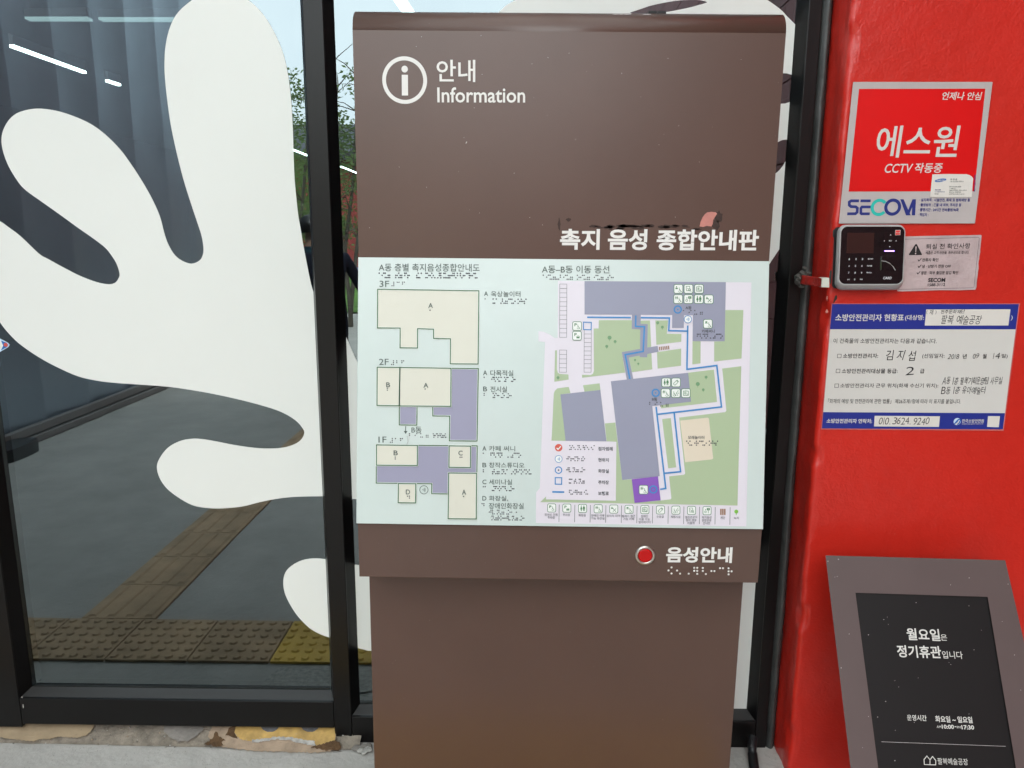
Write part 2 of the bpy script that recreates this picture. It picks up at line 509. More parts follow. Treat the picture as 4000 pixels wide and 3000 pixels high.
def merge_into(o, mb):                         # surface marks become part of the mesh they lie on
    me = o.data
    inv = o.matrix_world.inverted() if not o.parent else Matrix.Identity(4)
    base = [tuple(v.co) for v in me.vertices]
    faces = [tuple(p.vertices) for p in me.polygons]
    mi, sm = [p.material_index for p in me.polygons], [p.use_smooth for p in me.polygons]
    names = [m.name for m in me.materials]
    b = len(base)
    for k in mb.mats:
        if k not in names: names.append(k)
    nm = bpy.data.meshes.new(me.name)
    nm.from_pydata(base + mb.v, [], faces + [tuple(b + i for i in f) for f in mb.f])
    for k in names: nm.materials.append(MATS[k])
    mi += [names.index(mb.mats[i]) for i in mb.m]
    sm += [False] * len(mb.f)
    for p, i, q in zip(nm.polygons, mi, sm): p.material_index, p.use_smooth = i, q
    o.data = nm
    bpy.data.meshes.remove(me)
_G = {}
def glyphs(t, bold):
    key = (t, round(bold, 4))
    if key not in _G:
        c = bpy.data.curves.new('lettering', 'FONT')
        c.body, c.size, c.offset, c.resolution_u = t, 1.0, bold, 3
        o = bpy.data.objects.new('lettering', c)
        COL.objects.link(o)
        dg = bpy.context.evaluated_depsgraph_get()
        me = bpy.data.meshes.new_from_object(o.evaluated_get(dg))
        vs = [(v.co.x, v.co.y) for v in me.vertices]
        fs = [tuple(p.vertices) for p in me.polygons]
        bpy.data.objects.remove(o)
        bpy.data.curves.remove(c)
        bpy.data.meshes.remove(me)
        _G[key] = (vs, fs)
    return _G[key]
CHO = {0: '4', 1: '6 4', 2: '14', 3: '24', 4: '6 24', 5: '5', 6: '15', 7: '45', 8: '6 45', 9: '6', 10: '6 6', 11: '', 12: '46', 13: '6 46', 14: '56', 15: '124', 16: '125', 17: '145', 18: '245'}
JUNG = ['126', '1235', '345', '345 1235', '234', '1345', '156', '34', '136', '1236', '1236 1235', '13456', '346', '134', '1234', '1234 1235', '134 1235', '146', '246', '2456', '135']
JONG = ['', '1', '1 1', '1 3', '25', '25 13', '25 356', '35', '2', '2 1', '2 26', '2 12', '2 3', '2 236', '2 256', '2 356', '26', '12', '12 3', '3', '34', '2356', '13', '23', '235', '236', '256', '356']
DIG = {'1': '1', '2': '12', '3': '14', '4': '145', 'A': '1', 'B': '12', 'C': '14', 'D': '145', 'F': '124', ',': '5', '-': '36'}
def braille_cells(t):
    out = []
    for ch in t:
        if ch == ' ': out.append(())
        elif ch in '1234': out += [(3, 4, 5, 6), tuple(map(int, DIG[ch]))]
        elif ch in DIG: out += [tuple(map(int, DIG[ch]))]
        else:
            k = ord(ch) - 0xAC00
            ci, ji, ko = k // 588, (k % 588) // 28, k % 28
            js = (CHO[ci] + ' ' + ('12456' if (ji == 4 and ko == 21) or (ji == 6 and ko == 21) else JUNG[ji] + ' ' + JONG[ko])).split()
            out += [tuple(map(int, j)) for j in js]
    return out

# ------------------------------------------------------------------ ground, room behind the glass, forecourt the glass mirrors
def sheet(name, x0, x1, y0, y1, z, m, nx=1, ny=1):
    mb = MB()
    vs = [(x0 + (x1 - x0) * i / nx, y0 + (y1 - y0) * j / ny, z) for j in range(ny + 1) for i in range(nx + 1)]
    fs = [(j * (nx + 1) + i, j * (nx + 1) + i + 1, (j + 1) * (nx + 1) + i + 1, (j + 1) * (nx + 1) + i) for j in range(ny) for i in range(nx)]
    mb.mesh(vs, fs, m)
    return tag(mb.build(name), kind='structure')
sheet('ground', -60, 60, -90, 60, -0.004, 'concrete')
sheet('lawn', -40, 40, MIR - 33, MIR - 15.5, 0.03, 'lawn')
sheet('path', -40, 40, MIR - 37, MIR - 33, 0.02, 'path_pale')
mb = MB()
mb.box((-40, MIR - 37.5, -0.05), (40, MIR - 37, 0.25), 'kerb_blue')
tag(mb.build('kerb'), kind='structure')

def tactile():
    mb = MB()
    def dots(x0, y0, m):                      # 300 mm warning paver, 6 x 6 truncated domes
        mb.box((x0 + .003, y0 + .003, -0.002), (x0 + .297, y0 + .297, 0.007), m)
        for i in range(6):
            for j in range(6):
                cx, cy = x0 + .025 + i * .05, y0 + .025 + j * .05
                lo = [(cx + math.cos(a) * .0165, cy + math.sin(a) * .0165, .007) for a in [2 * math.pi * k / 10 for k in range(10)]]
                hi = [(cx + math.cos(a) * .0105, cy + math.sin(a) * .0105, .0125) for a in [2 * math.pi * k / 10 for k in range(10)]]
                mb.prism(hi, lo, m, back_cap=False)
    def bars(x0, y0, m):
        mb.box((x0 + .003, y0 + .003, -0.002), (x0 + .297, y0 + .297, 0.007), m)
        for i in range(4):
            cx = x0 + .0375 + i * .075
            lo = [(cx - .018, y0 + .014, .007), (cx + .018, y0 + .014, .007), (cx + .018, y0 + .286, .007), (cx - .018, y0 + .286, .007)]
            hi = [(cx - .011, y0 + .024, .0125), (cx + .011, y0 + .024, .0125), (cx + .011, y0 + .276, .0125), (cx - .011, y0 + .276, .0125)]
            mb.prism(hi, lo, m, back_cap=False)
    xr = -0.905
    yd = MIR - 2.738
    for k in range(6): dots(xr - .3 * (k + 1), yd, 'paver_brown')
    for k in range(5): dots(xr + .3 * k, yd, 'paver_yellow')
    for k in range(22): bars(-1.764 , yd - .3 * (k + 1), 'paver_brown')
    return tag(mb.build('tactile_paving'), kind='structure')
tactile()
mb = MB()                                     # pale patch on the concrete near the yellow pavers
pp = [(-.86, 1.71), (-.62, 1.70), (-.45, 1.72), (-.40, 1.82), (-.55, 1.86), (-.70, 1.83), (-.83, 1.86), (-.885, 1.8)]
mb.face([(x, y, 0.0005) for x, y in pp], 'chip_white')
tag(mb.build('pale_ground_patch'), kind='structure')

# dark cladding wall on the left of the forecourt
XW = -3.77
t = thing('cladding_wall', 'dark grey panelled metal wall mirrored in the large glass pane at the left', 'wall', (XW, -1.5, 0))
mb = MB()
yj = [2.02 - .59 * k for k in range(14)]
HWALL = 5.2
for k in range(13):
    a, b = yj[k], yj[k + 1]
    for q in range(6):
        f0, f1 = q / 6, (q + 1) / 6
        x0_, x1_ = XW + .05 * f0 ** 2, XW + .05 * f1 ** 2
        y0_, y1_ = a + (b + .012 - a) * f0, a + (b + .012 - a) * f1
        mb.face([(x0_, y0_, 0), (x1_, y1_, 0), (x1_, y1_, HWALL), (x0_, y0_, HWALL)], 'cladding')
    mb.face([(XW + .05, b + .012, 0), (XW - .02, b + .012, 0), (XW - .02, b + .012, HWALL), (XW + .05, b + .012, HWALL)], 'cladding')
mb.box((XW - .2, yj[-1], 0), (XW - .03, 2.02, HWALL), 'cladding')
mb.build('panels', t, fix=False)
mb = MB()
mb.box((XW + .05, -5.6, 0), (XW + .13, 2.0, .05), 'rail_grey')
mb.box((XW + .05, -5.6, .06), (XW + .10, 2.0, .12), 'rail_grey')
mb.build('base_rail', t, bevel=.004)
# black round-cornered stand foot by that wall
mb = MB()
fx, fy = -3.58, MIR - 5.02
lp = []
for k in range(32):
    a = 2 * math.pi * k / 32
    c, s_ = math.cos(a), math.sin(a)
    lp.append((abs(c) ** .6 * (1 if c > 0 else -1) * .1, abs(s_) ** .6 * (1 if s_ > 0 else -1) * .2))
mb.prism([(fx + x * .96, fy + y * .96, .085) for x, y in lp], [(fx + x, fy + y, .07) for x, y in lp], 'black_plastic', back_cap=False)
mb.prism([(fx + x, fy + y, .07) for x, y in lp], [(fx + x, fy + y, .0) for x, y in lp], 'black_plastic', cap=False)
tag(mb.build('stand_foot'), 'low black rounded stand foot by the dark wall, mirrored at the left edge', 'stand foot')

# red block wall on the right of the forecourt
t = thing('block_wall', 'dark red block wall mirrored in the glass sliver beside the red column', 'wall', (2.0, -1, 0))
mb = MB()
mb.box((2.02, -11, 0), (2.25, 1.88, 7.2), 'mortar_pink')
mb.build('mortar', t)
mb = MB()
for j in range(24):
    y = 1.87 - (0 if j % 2 else .3)
    z0 = .008 + j * .3
    mb.box((2.0, y, z0), (2.03, 1.879, z0 + .288), 'block_red') if not j % 2 else None
    while y > -10.9:
        mb.box((2.0, max(-11, y - .592), z0), (2.03, y, z0 + .288), 'block_red')
        y -= .6
mb.build('blocks', t)

# plain wall of the building above the glass front and the column
mb = MB()
mb.box((-3.9, YF, 3.27), (6, YF + .3, 7), 'canopy_grey')
tag(mb.build('facade_wall'), 'plain grey building wall above the glass front and the red column', 'wall')

t = thing('shade_canopy', 'unseen translucent roof added to shade the glass front and the red column', 'shade_canopy', (0, 1, 3.3))  # unseen roof, added and sized to balance the light on the front
mb = MB()
mb.face([(-3.6, 0.0, 3.3), (6, 0.0, 3.3), (6, 2.0, 3.36), (-3.6, 2.0, 3.36)], 'canopy_sheet')
mb.build('roof_sheet', t, fix=False)
for k in range(9):
    mb = MB()
    x = -3.5 + 1.18 * k
    mb.box((x - .02, 0.0, 3.31), (x + .02, 2.0, 3.40), 'frame_black')
    mb.build('rib', t)

# the room behind the glass
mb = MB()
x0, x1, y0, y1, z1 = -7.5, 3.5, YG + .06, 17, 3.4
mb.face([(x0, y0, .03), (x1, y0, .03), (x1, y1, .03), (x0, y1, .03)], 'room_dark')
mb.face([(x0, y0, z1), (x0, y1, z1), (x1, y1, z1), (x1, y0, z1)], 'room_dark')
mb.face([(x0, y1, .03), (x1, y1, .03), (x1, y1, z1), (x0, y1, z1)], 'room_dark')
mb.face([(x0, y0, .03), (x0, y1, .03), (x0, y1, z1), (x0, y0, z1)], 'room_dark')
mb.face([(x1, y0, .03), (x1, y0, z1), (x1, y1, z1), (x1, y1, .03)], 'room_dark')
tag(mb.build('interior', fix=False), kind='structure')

# ------------------------------------------------------------------ ceiling lights of the room, seen through the glass
def linear_light(a, b, label, m='lamp_glow', w=.022, group=None):
    a, b = Vector(a), Vector(b)
    t = thing('ceiling_light', label, 'light', (a + b) / 2, group)
    d = (b - a).normalized()
    sx = d.cross(Vector((0, 0, 1))).normalized() * (w / 2)
    up = Vector((0, 0, 1))
    mb = MB()
    mb.prism([a - sx, b - sx, b + sx, a + sx], [a - sx - up * .014, b - sx - up * .014, b + sx - up * .014, a + sx - up * .014], m)
    mb.build('diffuser', t)
    mb = MB()
    mb.prism([a - sx * 1.15 + up * .001, b - sx * 1.15 + up * .001, b + sx * 1.15 + up * .001, a + sx * 1.15 + up * .001],
             [a - sx * 1.15 + up * .06, b - sx * 1.15 + up * .06, b + sx * 1.15 + up * .06, a + sx * 1.15 + up * .045], 'housing_grey')
    mb.build('housing', t)
    return t
ZL = 2.5
G = 'linear lights hanging in the room behind the glass'
def lz(x, y, z=ZL): return ground_at(x, y, z)
def row(pa, pb, lab):
    a, b = lz(*pa), lz(*pb)
    linear_light(a, b, lab, group=G)
row((44, 174), (330, 278), 'longest glowing linear ceiling light, slanting in the upper left of the glass')
row((417, 311), (466, 327), 'short glowing linear ceiling light between the long one and the white film')
row((1130, 577), (1222, 613), 'glowing linear ceiling light left of the central black post, over dark foliage')
row((1332, 649), (1371, 664), 'glowing linear ceiling light between the central black post and the sign')
row((1374, 666), (1440, 692), 'far linear ceiling light meeting the left edge of the brown sign')
a, b = lz(107, 70, 2.95), lz(348, 68, 2.95)
linear_light(a, (b.x, a.y, b.z), 'pale horizontal linear light at the top left of the glass, with a dark nick', 'lamp_soft', .06, G)
a, b = lz(393, 72, 2.95), lz(760, 66, 2.95)
linear_light(a, (b.x, a.y, b.z), 'pale horizontal linear light running behind the tall white film finger', 'lamp_soft', .06, G)
a, b = lz(1545, -30, 2.95), lz(1597, 46, 2.95)
linear_light(a, b, 'bright white linear light showing above the top left of the brown sign', 'lamp_glow', .07, G)

# ------------------------------------------------------------------ glazed front
PF, PG = Plane((0, YF, 0), (1, 0, 0), (0, 0, 1)), Plane((0, YG, 0), (1, 0, 0), (0, 0, 1))
ZT = 3.25                                     # top of the frames, above the picture
xa, xb = -1.52, -0.561                        # left stile edge, mullion left edge
xm, xn = -0.5085, 0.7149                      # mullion right edge, right post left edge
zr0, zr1 = 0.044, 0.131                       # left bottom rail
RB = Plane((0, YF, 0), (1, 0, 0), (0, 0, 1))
def bars(mb, x0, x1, z0, z1, y=YF, m='frame_black', d=.11): mb.box((x0, y, z0), (x1, y + d, z1), m)
def bead(mb, x0, x1, z0, z1, w, m='frame_black', mb_m='bead_grey'):
    """sloped glazing bead inside an opening, from the frame face back to the glass"""
    o = [(x0, YF + .004, z0), (x1, YF + .004, z0), (x1, YF + .004, z1), (x0, YF + .004, z1)]
    i = [(x0 + w, YG - .001, z0 + w), (x1 - w, YG - .001, z0 + w), (x1 - w, YG - .001, z1 - w), (x0 + w, YG - .001, z1 - w)]
    vs = o + i
    mb.mesh(vs, [(0, 1, 5, 4)], mb_m)
    mb.mesh(vs, [(1, 2, 6, 5), (2, 3, 7, 6), (3, 0, 4, 7)], m)
def pane(t, x0, x1, z0, z1):
    mb = MB()
    mb.face([(x0, YG, z0), (x1, YG, z0), (x1, YG, z1), (x0, YG, z1)], 'glass_front')
    b = YG + .012
    mb.face([(x0, YG, z0), (x0, b, z0), (x1, b, z0), (x1, YG, z0)], 'frame_black')
    mb.face([(x0, YG, z1), (x1, YG, z1), (x1, b, z1), (x0, b, z1)], 'frame_black')
    return mb.build('glass_pane', t, fix=False)

LP = thing('glazed_panel', 'wide black framed glass panel with white hand-like film at the left of the sign', 'glass panel', (-1.04, YF, 0))
mb = MB()
bars(mb, xa - .075, xa, .033, ZT)
bars(mb, xa - .45, xa - .079, .036, ZT)
mb.build('stile', LP, bevel=.002)
mb = MB()
bars(mb, xa + .0015, xb - .001, zr0, zr1)
mb.build('bottom_rail', LP, bevel=.002)
mb = MB()
bars(mb, xb, xm, -.02, ZT)
mb.build('post', LP, bevel=.002)
mb = MB()
bead(mb, xa, xb, zr1 - .002, ZT, .016)
mb.build('glazing_bead', LP, fix=False)
pane(LP, xa, xb, zr1 - .01, ZT)

RP = thing('glazed_panel', 'narrower black framed glass panel behind the brown sign, beside the red column', 'glass panel', (.1, YF, 0))
mb = MB()
zq = 0.083
bars(mb, xm + .001, xn - .001, -.022, zq)
mb.build('bottom_rail', RP, bevel=.002)
mb = MB()
bars(mb, xn, .7485, -.03, ZT)
mb.build('stile', RP, bevel=.002)
mb = MB()
bead(mb, xm, xn, zq - .002, ZT, .018)
mb.build('glazing_bead', RP, fix=False)
pane(RP, xm, xn, zq - .01, ZT)
mb = MB()                                     # lumpy black sealant between frame and column
cs = [(.7488, YF + .012), (.752, YF + .004), (.757, YF - .004), (.7625, YF - .007), (.768, YF - .004), (.7725, YF + .003), (.779, YF + .012)]
nz = 260
vs, fs = [], []
for j in range(nz + 1):
    z = -.004 + ZT * j / nz
    for i, (x, y) in enumerate(cs):
        k = noise.noise(Vector((i * .4, z * 14, 3.3))) * .0028 + noise.noise(Vector((i * .2, z * 3.1, 1))) * .003
        e = noise.noise(Vector((z * 40, 9.1, 0))) * .0035 if i == len(cs) - 1 else 0
        vs.append((x + e, y - k, z))
for j in range(nz):
    for i in range(len(cs) - 1):
        fs.append((j * 7 + i, j * 7 + i + 1, (j + 1) * 7 + i + 1, (j + 1) * 7 + i))
mb.mesh(vs, fs, 'sealant')
mb.build('sealant', RP, smooth=True, fix=False)

mk = Ink(PF, lambda x, y: (x, y), .0006)
mk.poly([(88, 2751), (91, 2750), (93, 2762), (91, 2768), (89, 2764)], 'chip_white', 1)
mk.poly([(84, 2721), (87, 2720), (88, 2727), (85, 2727)], 'chip_white', 1)
merge_into(LP.children[1], mk.mb)

# white cut-out film on the outside of the panes
def catmull(pts, k=5):
    out, n = [], len(pts)
    for i in range(n):
        p0, p1, p2, p3 = [Vector(pts[(i + d) % n]) for d in (-1, 0, 1, 2)]
        sharp = (p2 - p1).length
        for j in range(k):
            t = j / k
            out.append(tuple(0.5 * ((2 * p1) + (p2 - p0) * t + (2 * p0 - 5 * p1 + 4 * p2 - p3) * t * t + (3 * p1 - p0 - 3 * p2 + p3) * t ** 3)))
    return out
def open_smooth(pts, k=4):
    n = len(pts)
    out = []
    for i in range(n - 1):
        p0, p1, p2, p3 = Vector(pts[max(i - 1, 0)]), Vector(pts[i]), Vector(pts[i + 1]), Vector(pts[min(i + 2, n - 1)])
        for j in range(k):
            t = j / k
            out.append(tuple(0.5 * ((2 * p1) + (p2 - p0) * t + (2 * p0 - 5 * p1 + 4 * p2 - p3) * t * t + (3 * p1 - p0 - 3 * p2 + p3) * t ** 3)))
    out.append(tuple(pts[-1]))
    return out
z1 = lambda L: [(x / 1.58, y / 1.58) for x, y in L]
z2 = lambda L: [(x / 1.58, 1000 + y / 1.58) for x, y in L]
z3 = lambda L: [(x / 1.58, 1950 + y / 1.58) for x, y in L]
fa = z1([(1360, -75), (1270, -50), (1185, 0), (1100, 75), (1050, 165), (1022, 280), (1015, 390), (1018, 480), (1030, 600), (1052, 760), (1085, 920), (1130, 1100), (1180, 1260), (1220, 1380), (1245, 1460), (1256, 1540), (1245, 1590), (1220, 1615), (1180, 1627), (1130, 1612), (1080, 1575), (1040, 1510), (1015, 1440), (985, 1330), (930, 1210), (860, 1090), (800, 1000), (740, 920), (650, 830), (560, 765), (450, 715), (340, 682), (230, 670), (140, 685), (80, 715), (35, 770), (10, 840), (15, 920), (50, 1020), (110, 1120), (160, 1175), (250, 1240), (370, 1325), (480, 1405), (580, 1475), (650, 1530), (690, 1580), (720, 1630)])
fa += z2([(738, 110), (730, 140), (710, 165), (670, 174), (600, 162), (500, 125), (400, 75), (300, 20), (240, -15)]) + z1([(130, 1460), (50, 1400), (0, 1365), (-90, 1325), (-150, 1320)])
fb = z2([(-150, 130), (-60, 310), (0, 410), (60, 485), (130, 550), (240, 625), (350, 685), (480, 742), (600, 770), (700, 782), (850, 793), (980, 802), (1100, 815), (1300, 848), (1500, 892), (1680, 942), (1770, 980), (1830, 1020), (1865, 1060), (1878, 1090), (1865, 1125), (1830, 1155), (1770, 1178), (1700, 1187), (1620, 1187), (1540, 1180), (1440, 1165), (1340, 1145), (1250, 1130), (1180, 1128), (1110, 1142), (1040, 1180), (990, 1240), (968, 1300), (985, 1370), (1030, 1435), (1100, 1490), (1180, 1535), (1250, 1552), (1330, 1558), (1400, 1556), (1500, 1545), (1600, 1520), (1700, 1500), (1800, 1488), (1900, 1484), (2012, 1483)])
fc = [(1237, 1196), (1227, 1151), (1214, 1105), (1197, 1021), (1184, 953), (1176, 903), (1165, 839), (1157, 768), (1151, 700), (1147, 608), (1144, 506), (1137, 392), (1127, 304), (1108, 215), (1076, 136), (1038, 70), (1000, 25), (968, 0), (915, -32), (861, -47)]
F0 = .0012
def film(name, t, chains):
    mb = MB()
    for ch in chains:
        fr = [PG.p(x, y, F0) for x, y in ch]
        bk = [PG.p(x, y, .0003) for x, y in ch]
        mb.prism(fr, bk, 'film_white', back_cap=False)
    return mb.build(name, t)
big = open_smooth(fa) + open_smooth(fb) + open_smooth(fc)
low = open_smooth(z3([(2030, 373), (1950, 365), (1870, 375), (1800, 410), (1760, 455), (1748, 515), (1758, 580), (1790, 650), (1840, 725), (1910, 795), (1980, 835), (2052, 859)]))
film('window_film', LP, [big])
film('window_film', LP, [low])
pA = [(1347, 1300)] + open_smooth([(1350, 1311), (1372, 1362), (1400, 1421), (1450, 1500), (1520, 1580)]) + [(1700, 1700), (1700, 1960), (1450, 1952), (1371, 1949)]
pB = open_smooth([(1379, 2207), (1400, 2207), (1480, 2225), (1560, 2280), (1600, 2380), (1570, 2480), (1520, 2532), (1449, 2542), (1420, 2537), (1391, 2530)])
pC = open_smooth([(1930, 62), (1953, 43), (1978, 20), (2013, 0), (2080, -45), (2400, -60)]) + open_smooth([(2900, -60), (2960, -22), (2998, 0), (3031, 23), (3055, 42), (3073, 62), (3097, 86), (3117, 107)]) + [(3105, 296)] + open_smooth([(3105, 295), (3082, 289), (3062, 286), (2980, 290)]) + [(2900, 200), (2700, 150), (2460, 100)]
pD = open_smooth([(2930, 410), (3053, 405), (3073, 402), (3096, 395)]) + [(3083, 546)] + open_smooth([(3081, 546), (3063, 546), (3041, 554), (2990, 590), (2960, 640)]) + open_smooth([(2990, 695), (3029, 678), (3059, 646), (3084, 597)]) + [(3053, 960)] + [(3005, 1032), (2940, 1100), (2850, 900), (2850, 500)]
pE = [(2700, 2150), (2958, 2150), (2952, 2277), (2914, 2797), (2700, 2790)]
hole = open_smooth([(2460, 49), (2500, 36), (2545, 21), (2614, 7), (2670, 0), (2725, -1), (2760, 7), (2752, 13), (2690, 30), (2614, 45), (2560, 51), (2460, 60)])
for ch in (pA, pB, pD, pE): film('window_film', RP, [ch])
def film_hole(name, t, outer, inner):           # outline with one cut-out, filled between the two loops
    bm = bmesh.new()
    for off, in ((F0,),):
        loops = []
        for ch in (outer, inner):
            vs = [bm.verts.new(PG.p(x, y, off)) for x, y in ch]
            loops += [bm.edges.new((vs[i], vs[(i + 1) % len(vs)])) for i in range(len(vs))]
        bmesh.ops.triangle_fill(bm, edges=loops, use_beauty=True, normal=PG.n)
    me = bpy.data.meshes.new(name)
    bm.to_mesh(me)
    bm.free()
    me.materials.append(MATS['film_white'])
    o = bpy.data.objects.new(name, me)
    COL.objects.link(o)
    o.parent = t
    o.matrix_parent_inverse = t.matrix_world.inverted()
    md = o.modifiers.new('solid', 'SOLIDIFY')
    md.thickness, md.offset = .0009, -1
    return o
def dedupe(ch):
    out = []
    for p in ch:
        if not out or (Vector(p) - Vector(out[-1])).length > .5: out.append(p)
    return out
film_hole('window_film', RP, dedupe(pC), dedupe(hole)[:-1])

# round-cornered sticker on the left pane
st = Ink(PG, lambda x, y: (x, y), .0012)
dm = [(-60, 1349), (-6, 1319), (30, 1338), (38, 1347), (32, 1356), (-6, 1378), (-30, 1372)]
st.poly(dm, 'pale_blue', 1)
st.poly([(-50, 1349), (-6, 1325), (14, 1340), (14, 1354), (-6, 1373)], 'icon_white', 2)
st.poly([(4, 1330), (24, 1338), (33, 1347), (26, 1357), (4, 1368), (12, 1350)], 'logo_blue', 3)
st.disc(22, 1347, 8, 'check_red', 4, 14)
tag(st.build('sticker', None), 'small blue and white diamond sticker on the glass, cut by the left edge', 'sticker')

# broken threshold under the left panel
TH = thing('threshold', 'worn sloping mortar strip with flaking paint under the left glass panel', 'threshold', (-1.1, 2, 0))
mb = MB()
nx, ny = 150, 7
vs, fs = [], []
for j in range(ny + 1):
    for i in range(nx + 1):
        x = -2.1 + (1.62) * i / nx
        t_ = j / ny
        y = 1.982 + .085 * t_ - .012 * (x + .55) + noise.noise(Vector((x * 9, 0, 2))) * .004 * (1 - t_)
        z = -.002 + .04 * t_ ** .8 + (noise.noise(Vector((x * 30, t_ * 3, 0))) * .004 + noise.noise(Vector((x * 80, t_ * 8, 5))) * .002) * (0.3 + math.sin(t_ * 3.14))
        vs.append((x, y, z))
for j in range(ny):
    for i in range(nx):
        fs.append((j * (nx + 1) + i, j * (nx + 1) + i + 1, (j + 1) * (nx + 1) + i + 1, (j + 1) * (nx + 1) + i))
mb.mesh(vs, fs, 'mortar')
rnd = random.Random(31)
for _ in range(260):
    i = rnd.randrange(len(vs))
    c = Vector(vs[i]) + Vector((rnd.uniform(-.006, .006), rnd.uniform(-.006, .006), .001))
    q = rnd.uniform(.0012, .0036)
    mb.mesh([c + Vector((q, 0, 0)), c + Vector((0, q, 0)), c + Vector((-q * 1.2, 0, 0)), c + Vector((0, -q, 0)), c + Vector((0, 0, q * .8)), c - Vector((0, 0, q))],
            [(0, 1, 4), (1, 2, 4), (2, 3, 4), (3, 0, 4), (1, 0, 5), (2, 1, 5), (3, 2, 5), (0, 3, 5)], rnd.choice(['stone_grey', 'chip_white', 'mortar', 'mortar_tan']))
mb.build('mortar_bed', TH, smooth=True, fix=False)
PT = Plane((0, 1.982, .002), (1, -.012, 0), (0, .085, .04))
Zt = lambda f: f
def flake(name, pts, z, m, lift, jag=0.0, seed=1, lab=None):
    rnd = random.Random(seed)
    ch = []
    n = len(pts)
    for i in range(n):
        p, q = Vector(pts[i]), Vector(pts[(i + 1) % n])
        k = max(1, int((q - p).length / 14))
        for j in range(k):
            w = p.lerp(q, j / k)
            ch.append((w.x + rnd.uniform(-jag, jag), w.y + rnd.uniform(-jag, jag)))
    mb = MB()
    mb.prism([PT.p(*z(x, y), lift) for x, y in ch], [PT.p(*z(x, y), lift - .006) for x, y in ch], m, back_cap=False)
    o = mb.build(name, TH)
    if lab: o['label'] = lab
    return o
zA, zB = Z(0, 2600, 4.148), Z(600, 2650, 2.4578)
flake('paint_flake', [(-60, 900), (900, 920), (1540, 950), (1480, 1050), (1400, 1130), (1240, 1170), (1100, 1160), (940, 1145), (800, 1190), (650, 1190), (540, 1230), (350, 1210), (200, 1190), (-60, 1150)], zA, 'mortar_ochre', .0075, 7, 2, 'ochre painted patch at the left')
flake('paint_flake', [(100, 455), (480, 460), (470, 500), (400, 560), (330, 600), (240, 605), (160, 570), (100, 510)], zB, 'stone_grey', .0085, 3, 3, 'smooth grey stone set in the mortar')
flake('paint_flake', [(560, 460), (800, 458), (1745, 470), (1748, 640), (1700, 700), (1580, 712), (1200, 705), (900, 690), (680, 660), (620, 640), (560, 600), (520, 560)], zB, 'mortar_tan', .0075, 6, 4, 'tan mortar patch')
flake('paint_flake', [(790, 458), (1742, 468), (1742, 590), (1700, 610), (1560, 640), (1540, 610), (1440, 600), (1360, 595), (1320, 575), (1180, 572), (1050, 590), (940, 605), (860, 590), (800, 560), (775, 515)], zB, 'paint_yellow', .0095, 7, 5, 'flaking yellow paint with grey half discs')
for cx in (1115, 1500):
    flake('stud', [(cx - 88, 463), (cx + 88, 466), (cx + 70, 492), (cx + 30, 512), (cx - 20, 512), (cx - 65, 495)], zB, 'stud_grey', .0105, 2, 6)
flake('dirt_patch', [(600, 515), (640, 560), (690, 590), (650, 610), (690, 650), (600, 655), (480, 628), (540, 590), (570, 560)], zB, 'dirt_brown', .0088, 10, 7)
flake('dirt_patch', [(735, 462), (790, 462), (780, 520), (810, 575), (740, 560), (690, 540)], zB, 'dirt_brown', .0086, 7, 8)
flake('dirt_patch', [(1748, 585), (1800, 640), (1790, 690), (1640, 690), (1510, 660), (1580, 640), (1680, 610)], zB, 'dirt_brown', .0112, 8, 9)
flake('paint_flake', [(940, 590), (1050, 578), (1180, 560), (1320, 565), (1450, 590), (1545, 600), (1550, 650), (1450, 630), (1350, 610), (1310, 590), (1180, 585), (1050, 605), (950, 620)], zB, 'chip_white', .0112, 6, 10, 'pale chipped edge of the yellow paint')

# loose stone chips at the foot of the post
Gc = 'loose stone chips at the foot of the black post'
chips = [(1395, 2921, .013, 'stone_grey', 'largest grey stone chip at the foot of the black post'), (1418, 2917, .011, 'stone_grey', 'flat grey stone chip lying against the post foot'),
         (1436, 2926, .011, 'chip_white', 'pale stone chip nearest the brown sign post'), (1406, 2932, .010, 'chip_white', 'long white stone chip in front of the grey ones'),
         (1442, 2912, .009, 'stone_grey', 'small dark stone chip tucked beside the sign post'), (1425, 2938, .007, 'chip_white', 'smallest white stone chip at the front')]
for i, (px, py, r_, m_, lab) in enumerate(chips):
    c = ground_at(px, py, .004)
    rnd = random.Random(20 + i)
    bm = bmesh.new()
    bmesh.ops.create_icosphere(bm, subdivisions=2, radius=r_)
    for v in bm.verts:
        v.co *= 1 + noise.noise(v.co * 90 + Vector((i * 3, 0, 0))) * .5
        v.co.z *= .42
        v.co.x *= 1.35
    bmesh.ops.rotate(bm, verts=bm.verts, matrix=Matrix.Rotation(rnd.uniform(0, 3), 3, 'Z'))
    bmesh.ops.translate(bm, verts=bm.verts, vec=c)
    me = bpy.data.meshes.new('stone_chip')
    bm.to_mesh(me)
    bm.free()
    me.materials.append(MATS[m_])
    o = bpy.data.objects.new('stone_chip', me)
    COL.objects.link(o)
    tag(o, lab, 'stone', Gc)

